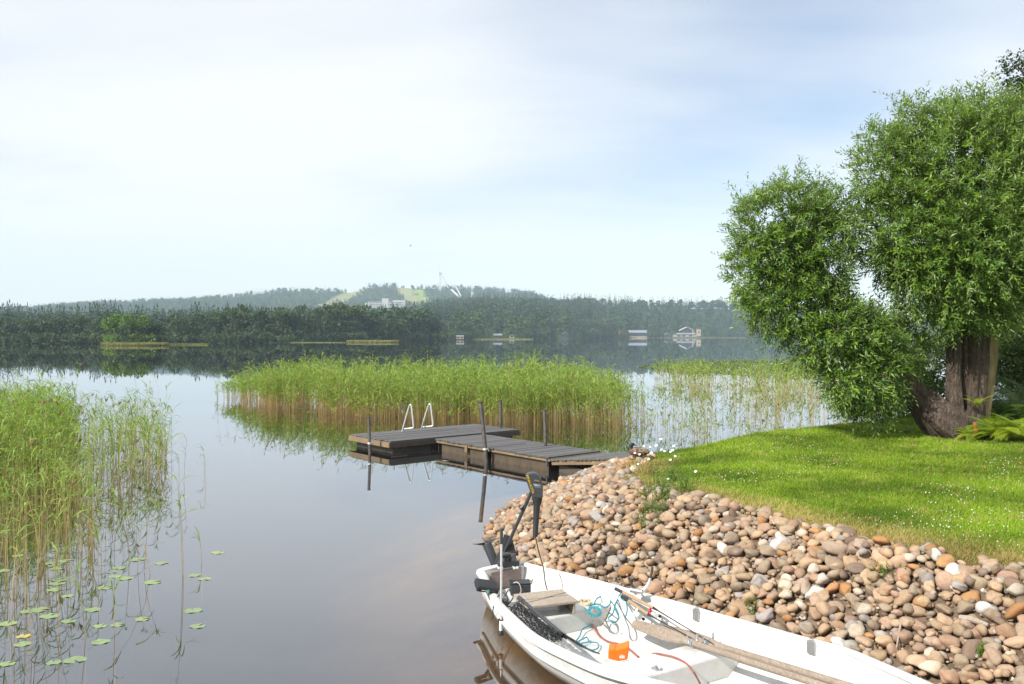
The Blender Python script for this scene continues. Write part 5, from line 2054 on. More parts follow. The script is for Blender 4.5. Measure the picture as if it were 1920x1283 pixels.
def blades(x, y, h, w, lean=0.45, two=True):
    n = len(x)
    z = ground_z(x, y)
    th = rng.uniform(0, 6.283, n)
    b0 = np.stack([x, y, z - 0.004], 1)
    sd = np.stack([np.cos(th), np.sin(th), 0 * th], 1) * (w / 2)[:, None]
    ph = rng.uniform(0, 6.283, n)
    ln = np.abs(rng.normal(0, lean, n))
    dv = np.stack([np.cos(ph) * ln, np.sin(ph) * ln, np.ones(n)], 1)
    p1 = b0 + dv * (h * 0.55)[:, None]
    dv2 = np.stack([np.cos(ph) * ln * 2.2, np.sin(ph) * ln * 2.2, np.ones(n) * 0.7], 1)
    p2 = p1 + dv2 * (h * 0.5)[:, None]
    V = np.stack([b0 - sd, b0 + sd, p1 + sd * .7, p1 - sd * .7, p2], 1).reshape(-1, 3)
    b = np.arange(n)[:, None] * 5
    F = np.concatenate([b + np.array([0, 1, 2]), b + np.array([0, 2, 3]), b + np.array([3, 2, 4])], 1).reshape(-1, 3)
    return V, F


NB = 420000
u_ = rng.uniform(0, 1, NB)
D_ = 6.0 + 15.0 * u_ ** 1.25
gx_ = rng.uniform(0.08, 0.68, NB) * D_
gd_ = shore_dist(gx_, D_)
gs_ = slope_width(gx_, D_)
edge = gs_ - 0.10 + 0.12 * np.sin(gx_ * 4.3 + D_ * 1.7) + rng.normal(0, 0.07, NB)
back = (D_ > 14.5) & (gx_ > 2.6)
ok = (gd_ > edge) | (back & (gd_ > 0.15))
gx_, gy_, gd_, gs_ = gx_[ok], D_[ok], gd_[ok], gs_[ok]
pat = np.array([noise.noise(Vector((x * 0.9, y * 0.9, 0))) for x, y in zip(gx_, gy_)])
pat2 = np.array([noise.noise(Vector((x * 3.1, y * 3.1, 7))) for x, y in zip(gx_, gy_)])
near_edge = np.clip(1.25 - (gd_ - gs_) / 0.75, 0, 1) * (gy_ < 14.5)
dry = rng.uniform(0, 1, len(gx_)) < np.clip(0.05 + 0.80 * near_edge + 0.14 * (pat2 > 0.22), 0, 1)
hgt = (0.030 + 0.012 * pat + 0.03 * rng.uniform(0, 1, len(gx_)) ** 3) * np.interp(gy_, [6, 18], [1.0, 1.35])
hgt = np.where(near_edge > 0.3, hgt * 1.3, hgt)
wid = np.interp(gy_, [6, 10, 20], [0.0055, 0.0075, 0.016]) * rng.uniform(0.7, 1.3, len(gx_))
for nm, msk, mt, lab in (('lawn_grass', ~dry, M_GRASS, 'short bright green mown grass of the lawn'), ('dry_grass', dry, M_DRY, 'straw coloured dry grass along the stone edge of the lawn')):
    V, F = blades(gx_[msk], gy_[msk], hgt[msk], wid[msk])
    tint = np.clip(0.5 + 0.8 * pat[msk] + 0.35 * pat2[msk] + rng.normal(0, 0.16, msk.sum()), 0, 1)
    tag(raw_mesh(nm, V, F, mt, None, {'rnd': np.repeat(tint, 5)}), lab, 'grass', kind='stuff')

# clover heads dotted over the lawn and a few fallen leaves
M_CLOVER = simple('clover_white', (0.72, 0.70, 0.62), 0.8)
q = np.stack([rng.uniform(0.12, 0.66, 2200), 6.6 + 9.5 * rng.uniform(0, 1, 2200) ** 1.2], 1)
cxx, cyy2 = q[:, 0] * q[:, 1], q[:, 1]
cd = shore_dist(cxx, cyy2) - slope_width(cxx, cyy2)
pk = np.array([noise.noise(Vector((x * 0.55, y * 0.55, 21))) for x, y in zip(cxx, cyy2)])
ok = (cd > 0.45) & (pk > 0.20)
c = np.stack([cxx, cyy2, ground_z(cxx, cyy2) + 0.035], 1)[ok]
oc_ = np.array([(1, 0, 0), (-1, 0, 0), (0, 1, 0), (0, -1, 0), (0, 0, 1), (0, 0, -1)]) * 0.0068
of_ = np.array([(0, 2, 4), (2, 1, 4), (1, 3, 4), (3, 0, 4), (2, 0, 5), (1, 2, 5), (3, 1, 5), (0, 3, 5)])
V = (c[:, None] + oc_[None] * rng.uniform(0.6, 1.25, len(c))[:, None, None]).reshape(-1, 3)
F = (of_[None] + (np.arange(len(c)) * 6)[:, None, None]).reshape(-1, 3)
tag(raw_mesh('clover_flowers', V, F, M_CLOVER), 'tiny white clover heads sprinkled over the lawn', 'flowers', kind='stuff')
n = 130
lx, ly = rng.uniform(0.42, 0.62, n), rng.uniform(11, 15.5, n)
lx = lx * ly
V, F = tri_leaf(np.stack([lx, ly, ground_z(lx, ly) + 0.04], 1), rdir(n) * np.array([1, 1, .25]), np.tile([0, 0, 1.0], (n, 1)), 0.075, 0.03)
tag(raw_mesh('fallen_leaves', V, F, simple('fallen_leaf', (0.30, 0.15, 0.05), 0.8, 0, 0.5, 3)), 'small brown fallen leaves on the lawn under the willow', 'leaves', kind='stuff')

# ------------------------------------------------------------------ the pollard willow
M_BARKW = NT('willow_bark')
_v = M_BARKW.coord('Object', (9, 9, 2.6))
_f = M_BARKW.noise(_v, 2.4, 8, 0.74, 1.1)
_c = M_BARKW.ramp(_f, [(0.32, (0.022, 0.016, 0.012)), (0.52, (0.115, 0.085, 0.066)), (0.76, (0.27, 0.215, 0.17))])
_c = M_BARKW.mix(M_BARKW.attr('bare'), _c, M_BARKW.ramp(M_BARKW.noise(M_BARKW.coord('Object', (5, 5, 2)), 2.5, 5), [(0.3, (0.26, 0.19, 0.10)), (0.7, (0.42, 0.33, 0.19))]))
M_BARKW = M_BARKW.done(M_BARKW.principled(_c, 0.9, 0, M_BARKW.bump(_f, 1.0, 0.06), 0.2))
M_WILLOW = leafmat('willow_leaves', (0.036, 0.105, 0.010), (0.215, 0.345, 0.036), (0.25, 0.33, 0.13), 0.28, 0.40, spec=0.55)
TD = 15.2
tb0 = P(1815, 812, TD)
tb0[2] = float(ground_z(tb0[0], tb0[1]))
wil = empty('willow_tree', tb0, 'old pollard willow with a thick split trunk and dense bright green crown on the lawn', 'tree')


def ridged(pts, rads, n, nridge, amp, seed):
    r = np.random.default_rng(seed)
    ph = r.uniform(0, 6.28, 5)
    pts = np.asarray(pts, float)
    rings, bare = [], []
    for i, (p, rad) in enumerate(zip(pts, rads)):
        tdir = unit(pts[min(i + 1, len(pts) - 1)] - pts[max(i - 1, 0)])
        a_ = unit(np.cross(tdir, np.array([0, 1.0, 0.01])))
        b_ = np.cross(a_, tdir)
        ring = []
        for k in range(n):
            t_ = 2 * math.pi * k / n
            q = i / (len(pts) - 1)
            f = 1 + amp * math.sin(nridge * t_ + ph[0] + 1.3 * math.sin(q * 4 + ph[1])) + amp * 0.7 * math.sin((nridge * 2 + 1) * t_ + ph[2] + q * 2) + 0.35 * amp * math.sin((nridge * 4 + 3) * t_ + ph[3] - q * 5)
            ring.append(p + (a_ * math.cos(t_) + b_ * math.sin(t_)) * rad * f)
            bare.append(1.0 if 3.72 < (t_ + 0.25 * q + 0.10 * math.sin(9 * q)) % 6.283 < 4.28 and 0.08 < q < 0.9 else 0.0)
        rings.append(np.array(ring))
    return rings, bare


tp = smoothcurve([P(1812, 824, TD), P(1812, 800, TD), P(1817, 765, TD), P(1823, 715, TD), P(1826, 660, TD), P(1823, 615, TD), P(1817, 580, TD), P(1820, 540, TD)], 5)
tr_ = np.interp(np.linspace(0, 1, len(tp)), [0, .06, .16, .35, .6, .75, .87, 1], [0.78, 0.52, 0.36, 0.31, 0.32, 0.37, 0.50, 0.42])
rings, bare = ridged(tp, tr_, 96, 4, 0.095, 3)
m = MB()
m.loft(rings)
o = build('trunk', m, M_BARKW, wil, smooth=True)
a_ = o.data.attributes.new('bare', 'FLOAT', 'POINT')
a_.data.foreach_set('value', np.array(bare, np.float32))
lp_ = smoothcurve([P(1786, 822, TD - .2), P(1792, 780, TD - .22), P(1790, 720, TD - .2), P(1789, 660, TD - .18), P(1791, 610, TD - .1), P(1795, 570, TD)], 5)
rings, _ = ridged(lp_, np.interp(np.linspace(0, 1, len(lp_)), [0, .2, .5, 1], [0.26, 0.145, 0.11, 0.15]), 40, 3, 0.10, 17)
m = MB()
m.loft(rings)
build('trunk', m, M_BARKW, wil, smooth=True)
# the low stem that broke away to the left
bp_ = smoothcurve([P(1800, 815, TD - .1), P(1775, 796, TD - .15), P(1752, 778, TD - .1), P(1733, 755, TD), P(1712, 735, TD + .05), P(1688, 700, TD), P(1660, 650, TD), P(1630, 600, TD)], 5)
br_ = np.interp(np.linspace(0, 1, len(bp_)), [0, .2, .45, .7, 1], [0.42, 0.34, 0.25, 0.15, 0.05])
rings, _ = ridged(bp_, br_, 40, 4, 0.09, 9)
m = MB()
m.loft(rings)
build('limb', m, M_BARKW, wil, smooth=True)
for k, (pl, r0_, r1_) in enumerate([([(1818, 575), (1790, 500), (1750, 420), (1720, 330)], .22, .04), ([(1822, 570), (1830, 470), (1815, 360), (1800, 260)], .24, .04), ([(1830, 575), (1880, 500), (1920, 420), (1950, 330)], .20, .04),
                                    ([(1806, 585), (1745, 530), (1680, 480), (1640, 420)], .16, .03), ([(1845, 590), (1875, 575), (1893, 568), (1905, 566)], .13, .08),
                                    ([(1690, 705), (1640, 640), (1570, 580), (1500, 520), (1460, 440)], .12, .02), ([(1660, 655), (1600, 640), (1520, 610), (1450, 580)], .07, .015), ([(1710, 735), (1680, 740), (1640, 745)], .06, .02)]):
    pts = smoothcurve([P(x, y, TD + 0.25 * math.sin(k * 2.3) * i / 3) for i, (x, y) in enumerate(pl)], 5)
    m = MB().tube(pts, np.linspace(r0_, r1_, len(pts)), 10)
    build('limb', m, M_BARKW, wil, smooth=True)

# foliage: leafy shoots pointing outwards from overlapping lobes (px, py, depth offset, rx, ry in px)
LOBES = [(1785, 375, 0.1, 178, 172, 1.0), (1860, 300, 0.5, 150, 120, .8), (1700, 432, -0.3, 84, 92, .58), (1900, 450, 0.0, 140, 150, .9), (1800, 480, -0.5, 140, 95, .8), (1760, 270, 0.1, 110, 80, .6), (1662, 315, -.1, 62, 75, .35),
         (1970, 380, 0.3, 120, 190, .6), (1472, 432, 0.0, 92, 92, .8), (1442, 505, 0.2, 78, 72, .6), (1528, 475, -.2, 62, 100, .5), (1552, 410, 0, 46, 52, .25), (1488, 565, -0.1, 95, 60, .6),
         (1575, 628, -0.2, 108, 60, .75), (1618, 688, -0.2, 78, 66, .7), (1636, 745, -.1, 46, 34, .32), (1692, 648, 0.35, 46, 48, .24), (1605, 742, -.05, 48, 28, .2), (1730, 535, -.4, 55, 48, .3), (1845, 560, -.45, 90, 46, .4), (1780, 572, -.5, 40, 45, .25)]
NSH = 13500
wts = np.array([l[5] * (l[3] * l[4]) ** 0.5 for l in LOBES])
wts /= wts.sum()
kk = rng.choice(len(LOBES), NSH, p=wts)
L_ = np.array([(*P(l[0], l[1], TD + l[2]), l[3] / FPX * TD, l[4] / FPX * TD) for l in LOBES])[kk]
d = rdir(NSH)
fl_ = (d[:, 1] > 0.3) & (rng.uniform(0, 1, NSH) < 0.5)
d[fl_, 1] *= -1
rr = rng.uniform(0.45, 1.0, NSH) ** 0.55
lump = np.array([noise.noise(Vector(p * 2.3)) for p in (L_[:, :3] + d * L_[:, 3:4])])
rr = rr * (1 + 0.40 * lump)
cS = L_[:, :3] + d * np.stack([L_[:, 3], 0.9 * (L_[:, 3] + L_[:, 4]) / 2, L_[:, 4]], 1) * rr[:, None]
sdirv = d * 0.7 + np.array([0, 0, 0.42]) + rng.normal(size=(NSH, 3)) * 0.38
sdirv[d[:, 2] < -0.35] -= np.array([0, 0, 0.75])
sdirv /= np.linalg.norm(sdirv, axis=1, keepdims=True)
SL = rng.uniform(0.16, 0.36, NSH) * np.where(d[:, 2] > 0.45, 1.35, 1.0)
longs = rng.uniform(0, 1, NSH) < 0.09
SL = np.where(longs & (rr > 0.85), SL * 1.8, SL)
NLV = 11
ii = np.repeat(np.arange(NSH), NLV)
qq = np.tile((np.arange(NLV) + 0.5) / NLV, NSH)
ax0 = sdirv[ii]
ref = np.tile([0.3, 0.2, 0.93], (len(ii), 1))
pr = np.cross(ax0, ref)
pr /= np.linalg.norm(pr, axis=1, keepdims=True) + 1e-9
pr2 = np.cross(pr, ax0)
ang = np.tile(np.arange(NLV) * 2.4, NSH) + np.repeat(rng.uniform(0, 6.28, NSH), NLV)
od = pr * np.cos(ang)[:, None] + pr2 * np.sin(ang)[:, None]
sag = np.array([0, 0, -1.0]) * (qq ** 2 * 0.10 * SL[ii] / 0.3)[:, None]
cL = cS[ii] + ax0 * (qq * SL[ii])[:, None] + sag
axl = ax0 * 0.75 + od * 0.75 + np.array([0, 0, -0.22]) + rng.normal(size=(len(ii), 3)) * 0.12
nrl = od * -0.35 + ax0 * 0.5 + np.array([0, 0, 0.6]) + rng.normal(size=(len(ii), 3)) * 0.35
LL = rng.uniform(0.085, 0.15, len(ii)) * (1.1 - 0.45 * qq)
V, F = tri_leaf(cL, axl, nrl, LL, LL * 0.27)
tint = np.clip(np.repeat(rng.uniform(0.1, 0.8, NSH), NLV) + rng.normal(0, 0.15, len(ii)) + 0.22 * (qq - 0.4), 0, 1)
raw_mesh('crown', V - tb0, F, M_WILLOW, None, {'rnd': np.repeat(tint, 4)}, wil)
# the green shoots themselves (thin square twigs)
sel = np.where(rng.uniform(0, 1, NSH) < 0.55)[0]
A0, A1 = cS[sel] - sdirv[sel] * 0.05, cS[sel] + sdirv[sel] * (SL[sel] * 0.95)[:, None] + np.array([0, 0, -0.05])
s1 = np.cross(sdirv[sel], np.tile([0.2, 0.5, 0.8], (len(sel), 1)))
s1 /= np.linalg.norm(s1, axis=1, keepdims=True)
s2 = np.cross(s1, sdirv[sel])
V = np.stack([A0 + s1 * .003, A0 + s2 * .003, A0 - s1 * .003 - s2 * .001, A1], 1).reshape(-1, 3) - tb0
b = np.arange(len(sel))[:, None] * 4
F = np.concatenate([b + np.array([0, 1, 3]), b + np.array([1, 2, 3]), b + np.array([2, 0, 3])], 1).reshape(-1, 3)
raw_mesh('twigs', V, F, simple('willow_twig', (0.22, 0.20, 0.07), 0.6), None, None, wil)


# ------------------------------------------------------------------ trees and shrubs behind the willow
def leafy(name, label, cat, base, lobes, nsh, leafL, mat, trunk=None, asp=0.5, nl=8, sl=(0.2, 0.45), group=None, low=0):
    root = empty(name, base, label, cat, group)
    w = np.array([l[3] * l[4] for l in lobes], float)
    w /= w.sum()
    kk = rng.choice(len(lobes), nsh, p=w)
    Lb = np.array([(*P(l[0], l[1], l[2]), l[3] / FPX * l[2], l[4] / FPX * l[2]) for l in lobes])[kk]
    d = rdir(nsh)
    lump = np.array([noise.noise(Vector(p * 1.5)) for p in Lb[:, :3] + d])
    rr = rng.uniform(0.35, 1, nsh) ** 0.5 * (1 + 0.35 * lump)
    c0 = Lb[:, :3] + d * np.stack([Lb[:, 3], Lb[:, 3], Lb[:, 4]], 1) * rr[:, None]
    sd = d * 0.8 + np.array([0, 0, 0.2]) + rng.normal(size=(nsh, 3)) * 0.45
    sd /= np.linalg.norm(sd, axis=1, keepdims=True)
    S_ = rng.uniform(*sl, nsh)
    ii = np.repeat(np.arange(nsh), nl)
    qq = np.tile((np.arange(nl) + 0.5) / nl, nsh)
    cl = c0[ii] + sd[ii] * (qq * S_[ii])[:, None] + rng.normal(size=(len(ii), 3)) * 0.03
    axl = sd[ii] * 0.5 + rng.normal(size=(len(ii), 3)) * 0.6 + np.array([0, 0, -0.25])
    LL = leafL * rng.uniform(0.7, 1.3, len(ii))
    V, F = tri_leaf(cl, axl, np.array([0, 0, .7]) + rng.normal(size=(len(ii), 3)) * 0.5, LL, LL * asp)
    tint = np.clip(np.repeat(rng.uniform(0.1, 0.8, nsh), nl) + rng.normal(0, 0.15, len(ii)), 0, 1)
    raw_mesh('crown' if trunk else 'leaves', V - np.array(base), F, mat, None, {'rnd': np.repeat(tint, 4)}, root)
    if trunk:
        for k, (pl, r0_, r1_) in enumerate(trunk):
            pts = smoothcurve([np.asarray(p_, float) for p_ in pl], 5)
            m = MB().tube(pts, np.linspace(r0_, r1_, len(pts)), 9)
            build('trunk' if k == 0 else 'limb', m, M_BARKW, root, smooth=True)
    return root


M_OAK = leafmat('tall_tree_leaves', (0.018, 0.045, 0.012), (0.075, 0.125, 0.03), None, 0.25, 0.5)
M_SHRUB = leafmat('shrub_leaves', (0.040, 0.085, 0.016), (0.16, 0.225, 0.055), None, 0.3, 0.5)
tb = P(2030, 700, 30)
tb[2] = 1.3
leafy('tall_tree', 'tall dark green tree mostly outside the frame at the top right behind the willow', 'tree', tb,
      [(1975, 150, 30, 70, 70), (1950, 210, 30, 60, 50), (2000, 270, 30, 110, 80), (1920, 130, 30, 32, 38), (1912, 195, 30, 28, 30), (1905, 240, 30, 26, 18), (2010, 420, 30, 120, 130), (1940, 290, 29.5, 60, 60)], 3000, 0.13, M_OAK,
      [([tb, P(2020, 500, 30), P(1990, 300, 30), P(1970, 160, 30)], 0.35, 0.04), ([P(2000, 330, 30), P(1950, 230, 30), P(1910, 190, 30)], 0.10, 0.02), ([P(1990, 280, 30), P(1940, 170, 30), P(1905, 120, 30)], 0.10, 0.02)])
for k, (lb_, lab, nn) in enumerate([([(1905, 625, 19.5, 42, 58), (1950, 600, 19.8, 60, 70), (1890, 675, 19.2, 40, 40)], 'light green shrub right of the willow trunk at the frame edge', 2200),
                                    ([(1740, 690, 18.5, 40, 62), (1715, 740, 18.3, 40, 45)], 'pale green shrub seen between the low limb and the willow trunk', 900),
                                    ([(1990, 720, 18.6, 80, 60), (1925, 700, 18.8, 50, 55)], 'dark green shrub behind the ferns at the right edge', 1500)]):
    bb = P(lb_[0][0], lb_[0][1] + 100, lb_[0][2])
    bb[2] = float(ground_z(bb[0], bb[1])) - 0.02
    leafy('shrub', lab, 'shrub', bb, lb_, nn, 0.085, M_SHRUB, None, 0.42, 8, (0.15, 0.35), 'shrubs behind the willow')


# ------------------------------------------------------------------ ferns at the foot of the willow
def frond(base, az, L, arch, mat_idx):
    """one pinnate frond: V, F"""
    n = 34
    pts = []
    o_ = np.array([math.cos(az), math.sin(az), 0])
    for i in range(n + 1):
        q = i / n
        pts.append(base + o_ * (L * (0.25 * q + 0.75 * q * q * (1 - .18 * q))) * (0.75 + arch * 0.25) + UP * (L * (1.05 * q - arch * 0.85 * q ** 2.2)))
    pts = np.array(pts)
    tg = np.gradient(pts, axis=0)
    tg /= np.linalg.norm(tg, axis=1, keepdims=True)
    sdv = np.cross(tg, UP)
    sdv /= np.linalg.norm(sdv, axis=1, keepdims=True) + 1e-9
    nrv = np.cross(sdv, tg)
    C, A_, Nn, LLL = [], [], [], []
    for i in range(4, n + 1):
        q = i / n
        ln = L * 0.24 * math.sin(math.pi * min(1, (q - 0.08) * 1.02)) ** 0.8 * (1.15 - q * 0.55) + 0.004
        for sg in (-1, 1):
            C.append(pts[i])
            A_.append(sdv[i] * sg + tg[i] * 0.45 - UP * 0.22)
            Nn.append(nrv[i])
            LLL.append(ln)
    LLL = np.array(LLL)
    V, F = tri_leaf(np.array(C), np.array(A_), np.array(Nn), LLL, np.minimum(LLL * 0.2, L * 0.0185))
    k = len(V)
    r_ = 0.004
    W = np.concatenate([pts - sdv * r_, pts + sdv * r_])
    f = []
    for i in range(n):
        f += [(k + i, k + i + 1, k + n + 1 + i + 1), (k + i, k + n + 1 + i + 1, k + n + 1 + i)]
    return np.concatenate([V, W]), np.concatenate([F, np.array(f)])


M_FERN = [leafmat('fern_yellow_green', (0.13, 0.24, 0.014), (0.42, 0.49, 0.035), None, 0.35, 0.5), leafmat('fern_dark', (0.035, 0.085, 0.014), (0.12, 0.19, 0.03), None, 0.3, 0.5)]
FERNS = [(1826, 825, 14.45, 0.55, 26, 0, 'yellow green fern against the front of the willow trunk foot'), (1880, 835, 14.25, 0.74, 36, 0, 'largest yellow green fern spreading over the lawn edge'),
         (1928, 838, 14.1, 0.78, 34, 0, 'yellow green fern cut by the right frame edge'), (1862, 822, 14.6, 0.68, 24, 0, 'yellow green fern close behind the front ferns'),
         (1905, 785, 15.5, 1.25, 24, 1, 'darker tall fern behind the yellow ones right of the trunk'), (1935, 790, 15.9, 1.5, 24, 1, 'tallest dark fern at the right frame edge'), (1878, 775, 15.6, 1.2, 20, 1, 'dark fern beside the right side of the willow trunk'),
         (1832, 765, 14.72, 0.36, 9, 0, 'small fern growing from the willow bark'), (1700, 815, 15.0, 0.28, 9, 1, 'small dark plant at the foot of the low limb')]
for px, py, D, L, nfr, mi, lab in FERNS:
    b0 = P(px, py, D)
    if L > 0.4:
        b0[2] = float(ground_z(b0[0], b0[1])) - 0.02
    else:
        b0[2] = max(b0[2], float(ground_z(b0[0], b0[1])))
    root = empty('fern', b0, lab, 'fern', 'ferns at the willow')
    VV, FF, AA, n = [], [], [], 0
    for k in range(nfr):
        az = 2 * math.pi * k / nfr * 1.0 + random.uniform(-.5, .5)
        V, F = frond(np.zeros(3), az, L * random.uniform(0.5, 1.12), random.uniform(0.40, 1.15), mi)
        VV.append(V)
        FF.append(F + n)
        AA.append(np.clip(np.full(len(V), random.uniform(0.1, 0.9)) + rng.normal(0, .08, len(V)), 0, 1))
        n += len(V)
    raw_mesh('fronds', np.concatenate(VV), np.concatenate(FF), M_FERN[mi], None, {'rnd': np.concatenate(AA)}, root)
tag(build('fern_frond', MB().tube(smoothcurve([P(1826, 792, 14.6), P(1830, 805, 14.5), P(1829, 818, 14.5), P(1833, 832, 14.5)]), [.004, .02, .03, .03, .03, .035, .035, .035, .035, .035, .035, .035, .03, .03, .03, .03, .03, .025, .02, .02, .02, .015, .01, .01, .005][:25], 6),
          simple('rusty_frond', (0.36, 0.12, 0.03), 0.8, 0, .4, 30), base=P(1829, 818, 14.5)), 'single rusty brown withered frond among the yellow ferns', 'fern')

# ------------------------------------------------------------------ duck resting on the end of the ramp
M_DUCK = NT('duck_plumage')
_g = M_DUCK.coord('Object', (1, 1, 1.6))
_f = M_DUCK.noise(_g, 42, 3, 0.6)
_c = M_DUCK.ramp(_f, [(0.40, (0.018, 0.012, 0.008)), (0.52, (0.08, 0.05, 0.03)), (0.64, (0.20, 0.135, 0.085))])
M_DUCK = M_DUCK.done(M_DUCK.principled(_c, 0.7, 0, M_DUCK.bump(_f, .4, .01)))
M_DHEAD = simple('duck_head', (0.014, 0.011, 0.009), 0.6, 0, 0.4, 40)
M_BREAST = simple('duck_breast', (0.14, 0.07, 0.038), 0.7, 0, 0.4, 50)
M_BILL = simple('duck_bill', (0.10, 0.10, 0.05), 0.5)
dk = on_bank(1196, 857, 0.10)
duck = empty('mallard_duck', dk, 'brown mallard duck resting on the stones at the end of the shore ramp', 'duck')
e_ = np.array([1.0, -0.28, 0])           # tail direction
e_ = e_ / np.linalg.norm(e_)
w_ = np.array([-e_[1], e_[0], 0])
prof = [(0.235, .085, .008, .006), (0.20, .088, .030, .014), (0.15, .085, .062, .038), (0.09, .082, .085, .065), (0.02, .085, .097, .082), (-0.05, .088, .092, .085), (-0.105, .10, .070, .075), (-0.132, .125, .052, .056),
        (-0.128, .155, .038, .042), (-0.120, .178, .034, .038), (-0.112, .200, .036, .040), (-0.098, .213, .036, .038), (-0.074, .212, .028, .029), (-0.058, .207, .017, .017), (-0.046, .203, .016, .010), (-0.026, .197, .016, .007), (-0.014, .195, .009, .004)]
m = MB()
rings = []
pp_ = np.array([(p[0], p[1]) for p in prof])
for i, (x, z, rw, rh) in enumerate(prof):
    tg = pp_[min(i + 1, len(prof) - 1)] - pp_[max(i - 1, 0)]
    tg = tg / np.linalg.norm(tg)
    nv_ = np.array([-tg[1], tg[0]])
    rings.append(np.array([dk + e_ * (x + nv_[0] * rh * math.sin(a_)) + UP * (z + nv_[1] * rh * math.sin(a_)) + w_ * rw * math.cos(a_) for a_ in np.linspace(0, 2 * math.pi, 16, endpoint=False)]))
m.loft(rings)
ring_of = [min(len(prof) - 2, k // 16) for k in range((len(prof) - 1) * 16)] + [0, len(prof) - 2]
m.m = [0 if r_ < 4 else (1 if r_ < 7 else (2 if r_ < 13 else 3)) for r_ in ring_of]
o = build('body', m, [M_DUCK, M_BREAST, M_DHEAD, M_BILL], duck, smooth=True)
sb = o.modifiers.new('soft', 'SUBSURF')
sb.levels = sb.render_levels = 1
M_WING = NT('duck_wing')
_f = M_WING.noise(M_WING.coord('Object', (1, 1, 2.2)), 26, 3, 0.6, 0.5)
_c = M_WING.ramp(_f, [(0.40, (0.045, 0.03, 0.02)), (0.52, (0.18, 0.11, 0.065)), (0.60, (0.36, 0.29, 0.22))])
M_WING = M_WING.done(M_WING.principled(_c, 0.7))
for sg in (-1, 1):
    m = MB()
    rg = []
    for q in np.linspace(0, 1, 9):
        x = -0.085 + 0.27 * q
        wd = 0.018 + 0.048 * math.sin(math.pi * min(1, .15 + q * 0.8))
        cc = dk + e_ * x + UP * (0.112 - 0.012 * q) + w_ * sg * (0.088 - 0.058 * q * q)
        rg.append(np.array([cc + UP * wd * math.sin(a_) * .95 + w_ * sg * 0.016 * math.cos(a_) for a_ in np.linspace(0, 2 * math.pi, 10, endpoint=False)]))
    m.loft(rg)
    build('wing', m, M_WING, duck, smooth=True)
for sg in (-1, 1):
    m = MB().ellipsoid(dk + e_ * -0.100 + UP * 0.217 + w_ * sg * 0.035, (0.005, 0.005, 0.005))
    build('eye', m, M_RUBBER, duck, smooth=True)

# ------------------------------------------------------------------ oxeye daisies and the weeds among the stones
M_PETAL = simple('daisy_petal', (0.80, 0.80, 0.76), 0.7, 0, 0.06)
M_DISC = simple('daisy_disc', (0.70, 0.42, 0.02), 0.8, 0, 0.2, 40)
M_STALK = leafmat('flower_stalk', (0.14, 0.19, 0.05), (0.27, 0.30, 0.10), None, 0.1)
M_WEED = leafmat('weed_leaves', (0.05, 0.11, 0.015), (0.18, 0.27, 0.05), None, 0.3)


def daisy(px, py, D, r, label, gx2):
    """flower head at a photo pixel; stalk down to the ground"""
    hd2 = P(px, py, D)
    b0 = np.array([hd2[0] + gx2, D + 0.05, 0.0])
    b0[2] = float(ground_z(b0[0], b0[1])) + 0.02
    root = empty('daisy', b0, label, 'daisy', 'daisies on the bank')
    m = MB().tube(smoothcurve([b0, (b0 * .45 + hd2 * .55) + np.array([-gx2 * .25, 0, 0]), hd2], 5), 0.0028, 5)
    o_ = build('stalk', m, M_STALK, root, smooth=True)
    tl = unit(np.array([-0.35 + random.uniform(-.3, .3), -0.55, 0.75]))
    a1 = unit(np.cross(tl, np.array([0.2, 1, 0.3])))
    a2 = np.cross(tl, a1)
    m = MB()
    for k in range(15):
        t_ = 2 * math.pi * k / 15
        dr = a1 * math.cos(t_) + a2 * math.sin(t_)
        sd_ = np.cross(tl, dr)
        c_ = hd2
        V = [c_ + dr * r * .25 - sd_ * r * .06, c_ + dr * r * .25 + sd_ * r * .06, c_ + dr * r * .7 + sd_ * r * .15 - tl * r * .06, c_ + dr * r - tl * r * .18, c_ + dr * r * .7 - sd_ * r * .15 - tl * r * .06]
        V = V + [v_ - tl * 0.0012 for v_ in V]
        m.add(V, [(0, 1, 2, 3, 4), (9, 8, 7, 6, 5), (0, 5, 6, 1), (1, 6, 7, 2), (2, 7, 8, 3), (3, 8, 9, 4), (4, 9, 5, 0)])
    build('petals', m, M_PETAL, root)
    m = MB().ellipsoid(hd2 + tl * 0.003, (r * .3, r * .3, r * .22), nu=8, nv=6)
    build('disc', m, M_DISC, root, smooth=True)
    return root


DZ = [(1239, 823, 12.9, 'tallest white daisy at the top of the cluster beside the duck'), (1207, 836, 12.7, 'white daisy nearest the duck in the row of daisies'), (1219, 838, 12.6, 'white daisy second from the duck in the row'),
      (1230, 835, 12.9, 'white daisy below the tallest one'), (1240, 843, 12.5, 'white daisy in the middle of the cluster beside the duck'), (1246, 846, 12.6, 'white daisy touching the middle one of the cluster'),
      (1257, 847, 12.5, 'white daisy low at the right of the cluster'), (1263, 836, 12.7, 'large white daisy at the upper right of the cluster'), (1261, 844, 12.6, 'white daisy under the large upper right one'),
      (1266, 855, 12.4, 'lowest right white daisy at the lawn edge'), (1221, 849, 12.4, 'broad white daisy in front of the duck tail'), (1216, 861, 12.2, 'white daisy below the duck tail'),
      (1257, 862, 12.1, 'pale daisy low on the dry grass'), (1196, 870, 12.3, 'white daisy at the left in the dry grass below the duck'), (1211, 945, 10.5, 'single open daisy among the weeds on the stones'),
      (1252, 898, 11.2, 'small white daisy above the weeds on the stones'), (1304, 884, 10.9, 'pale seed head on a straight stalk at the lawn edge'), (1190, 849, 12.8, 'small white daisy in front of the duck breast'), (1199, 852, 12.8, 'small white daisy over the duck wing')]
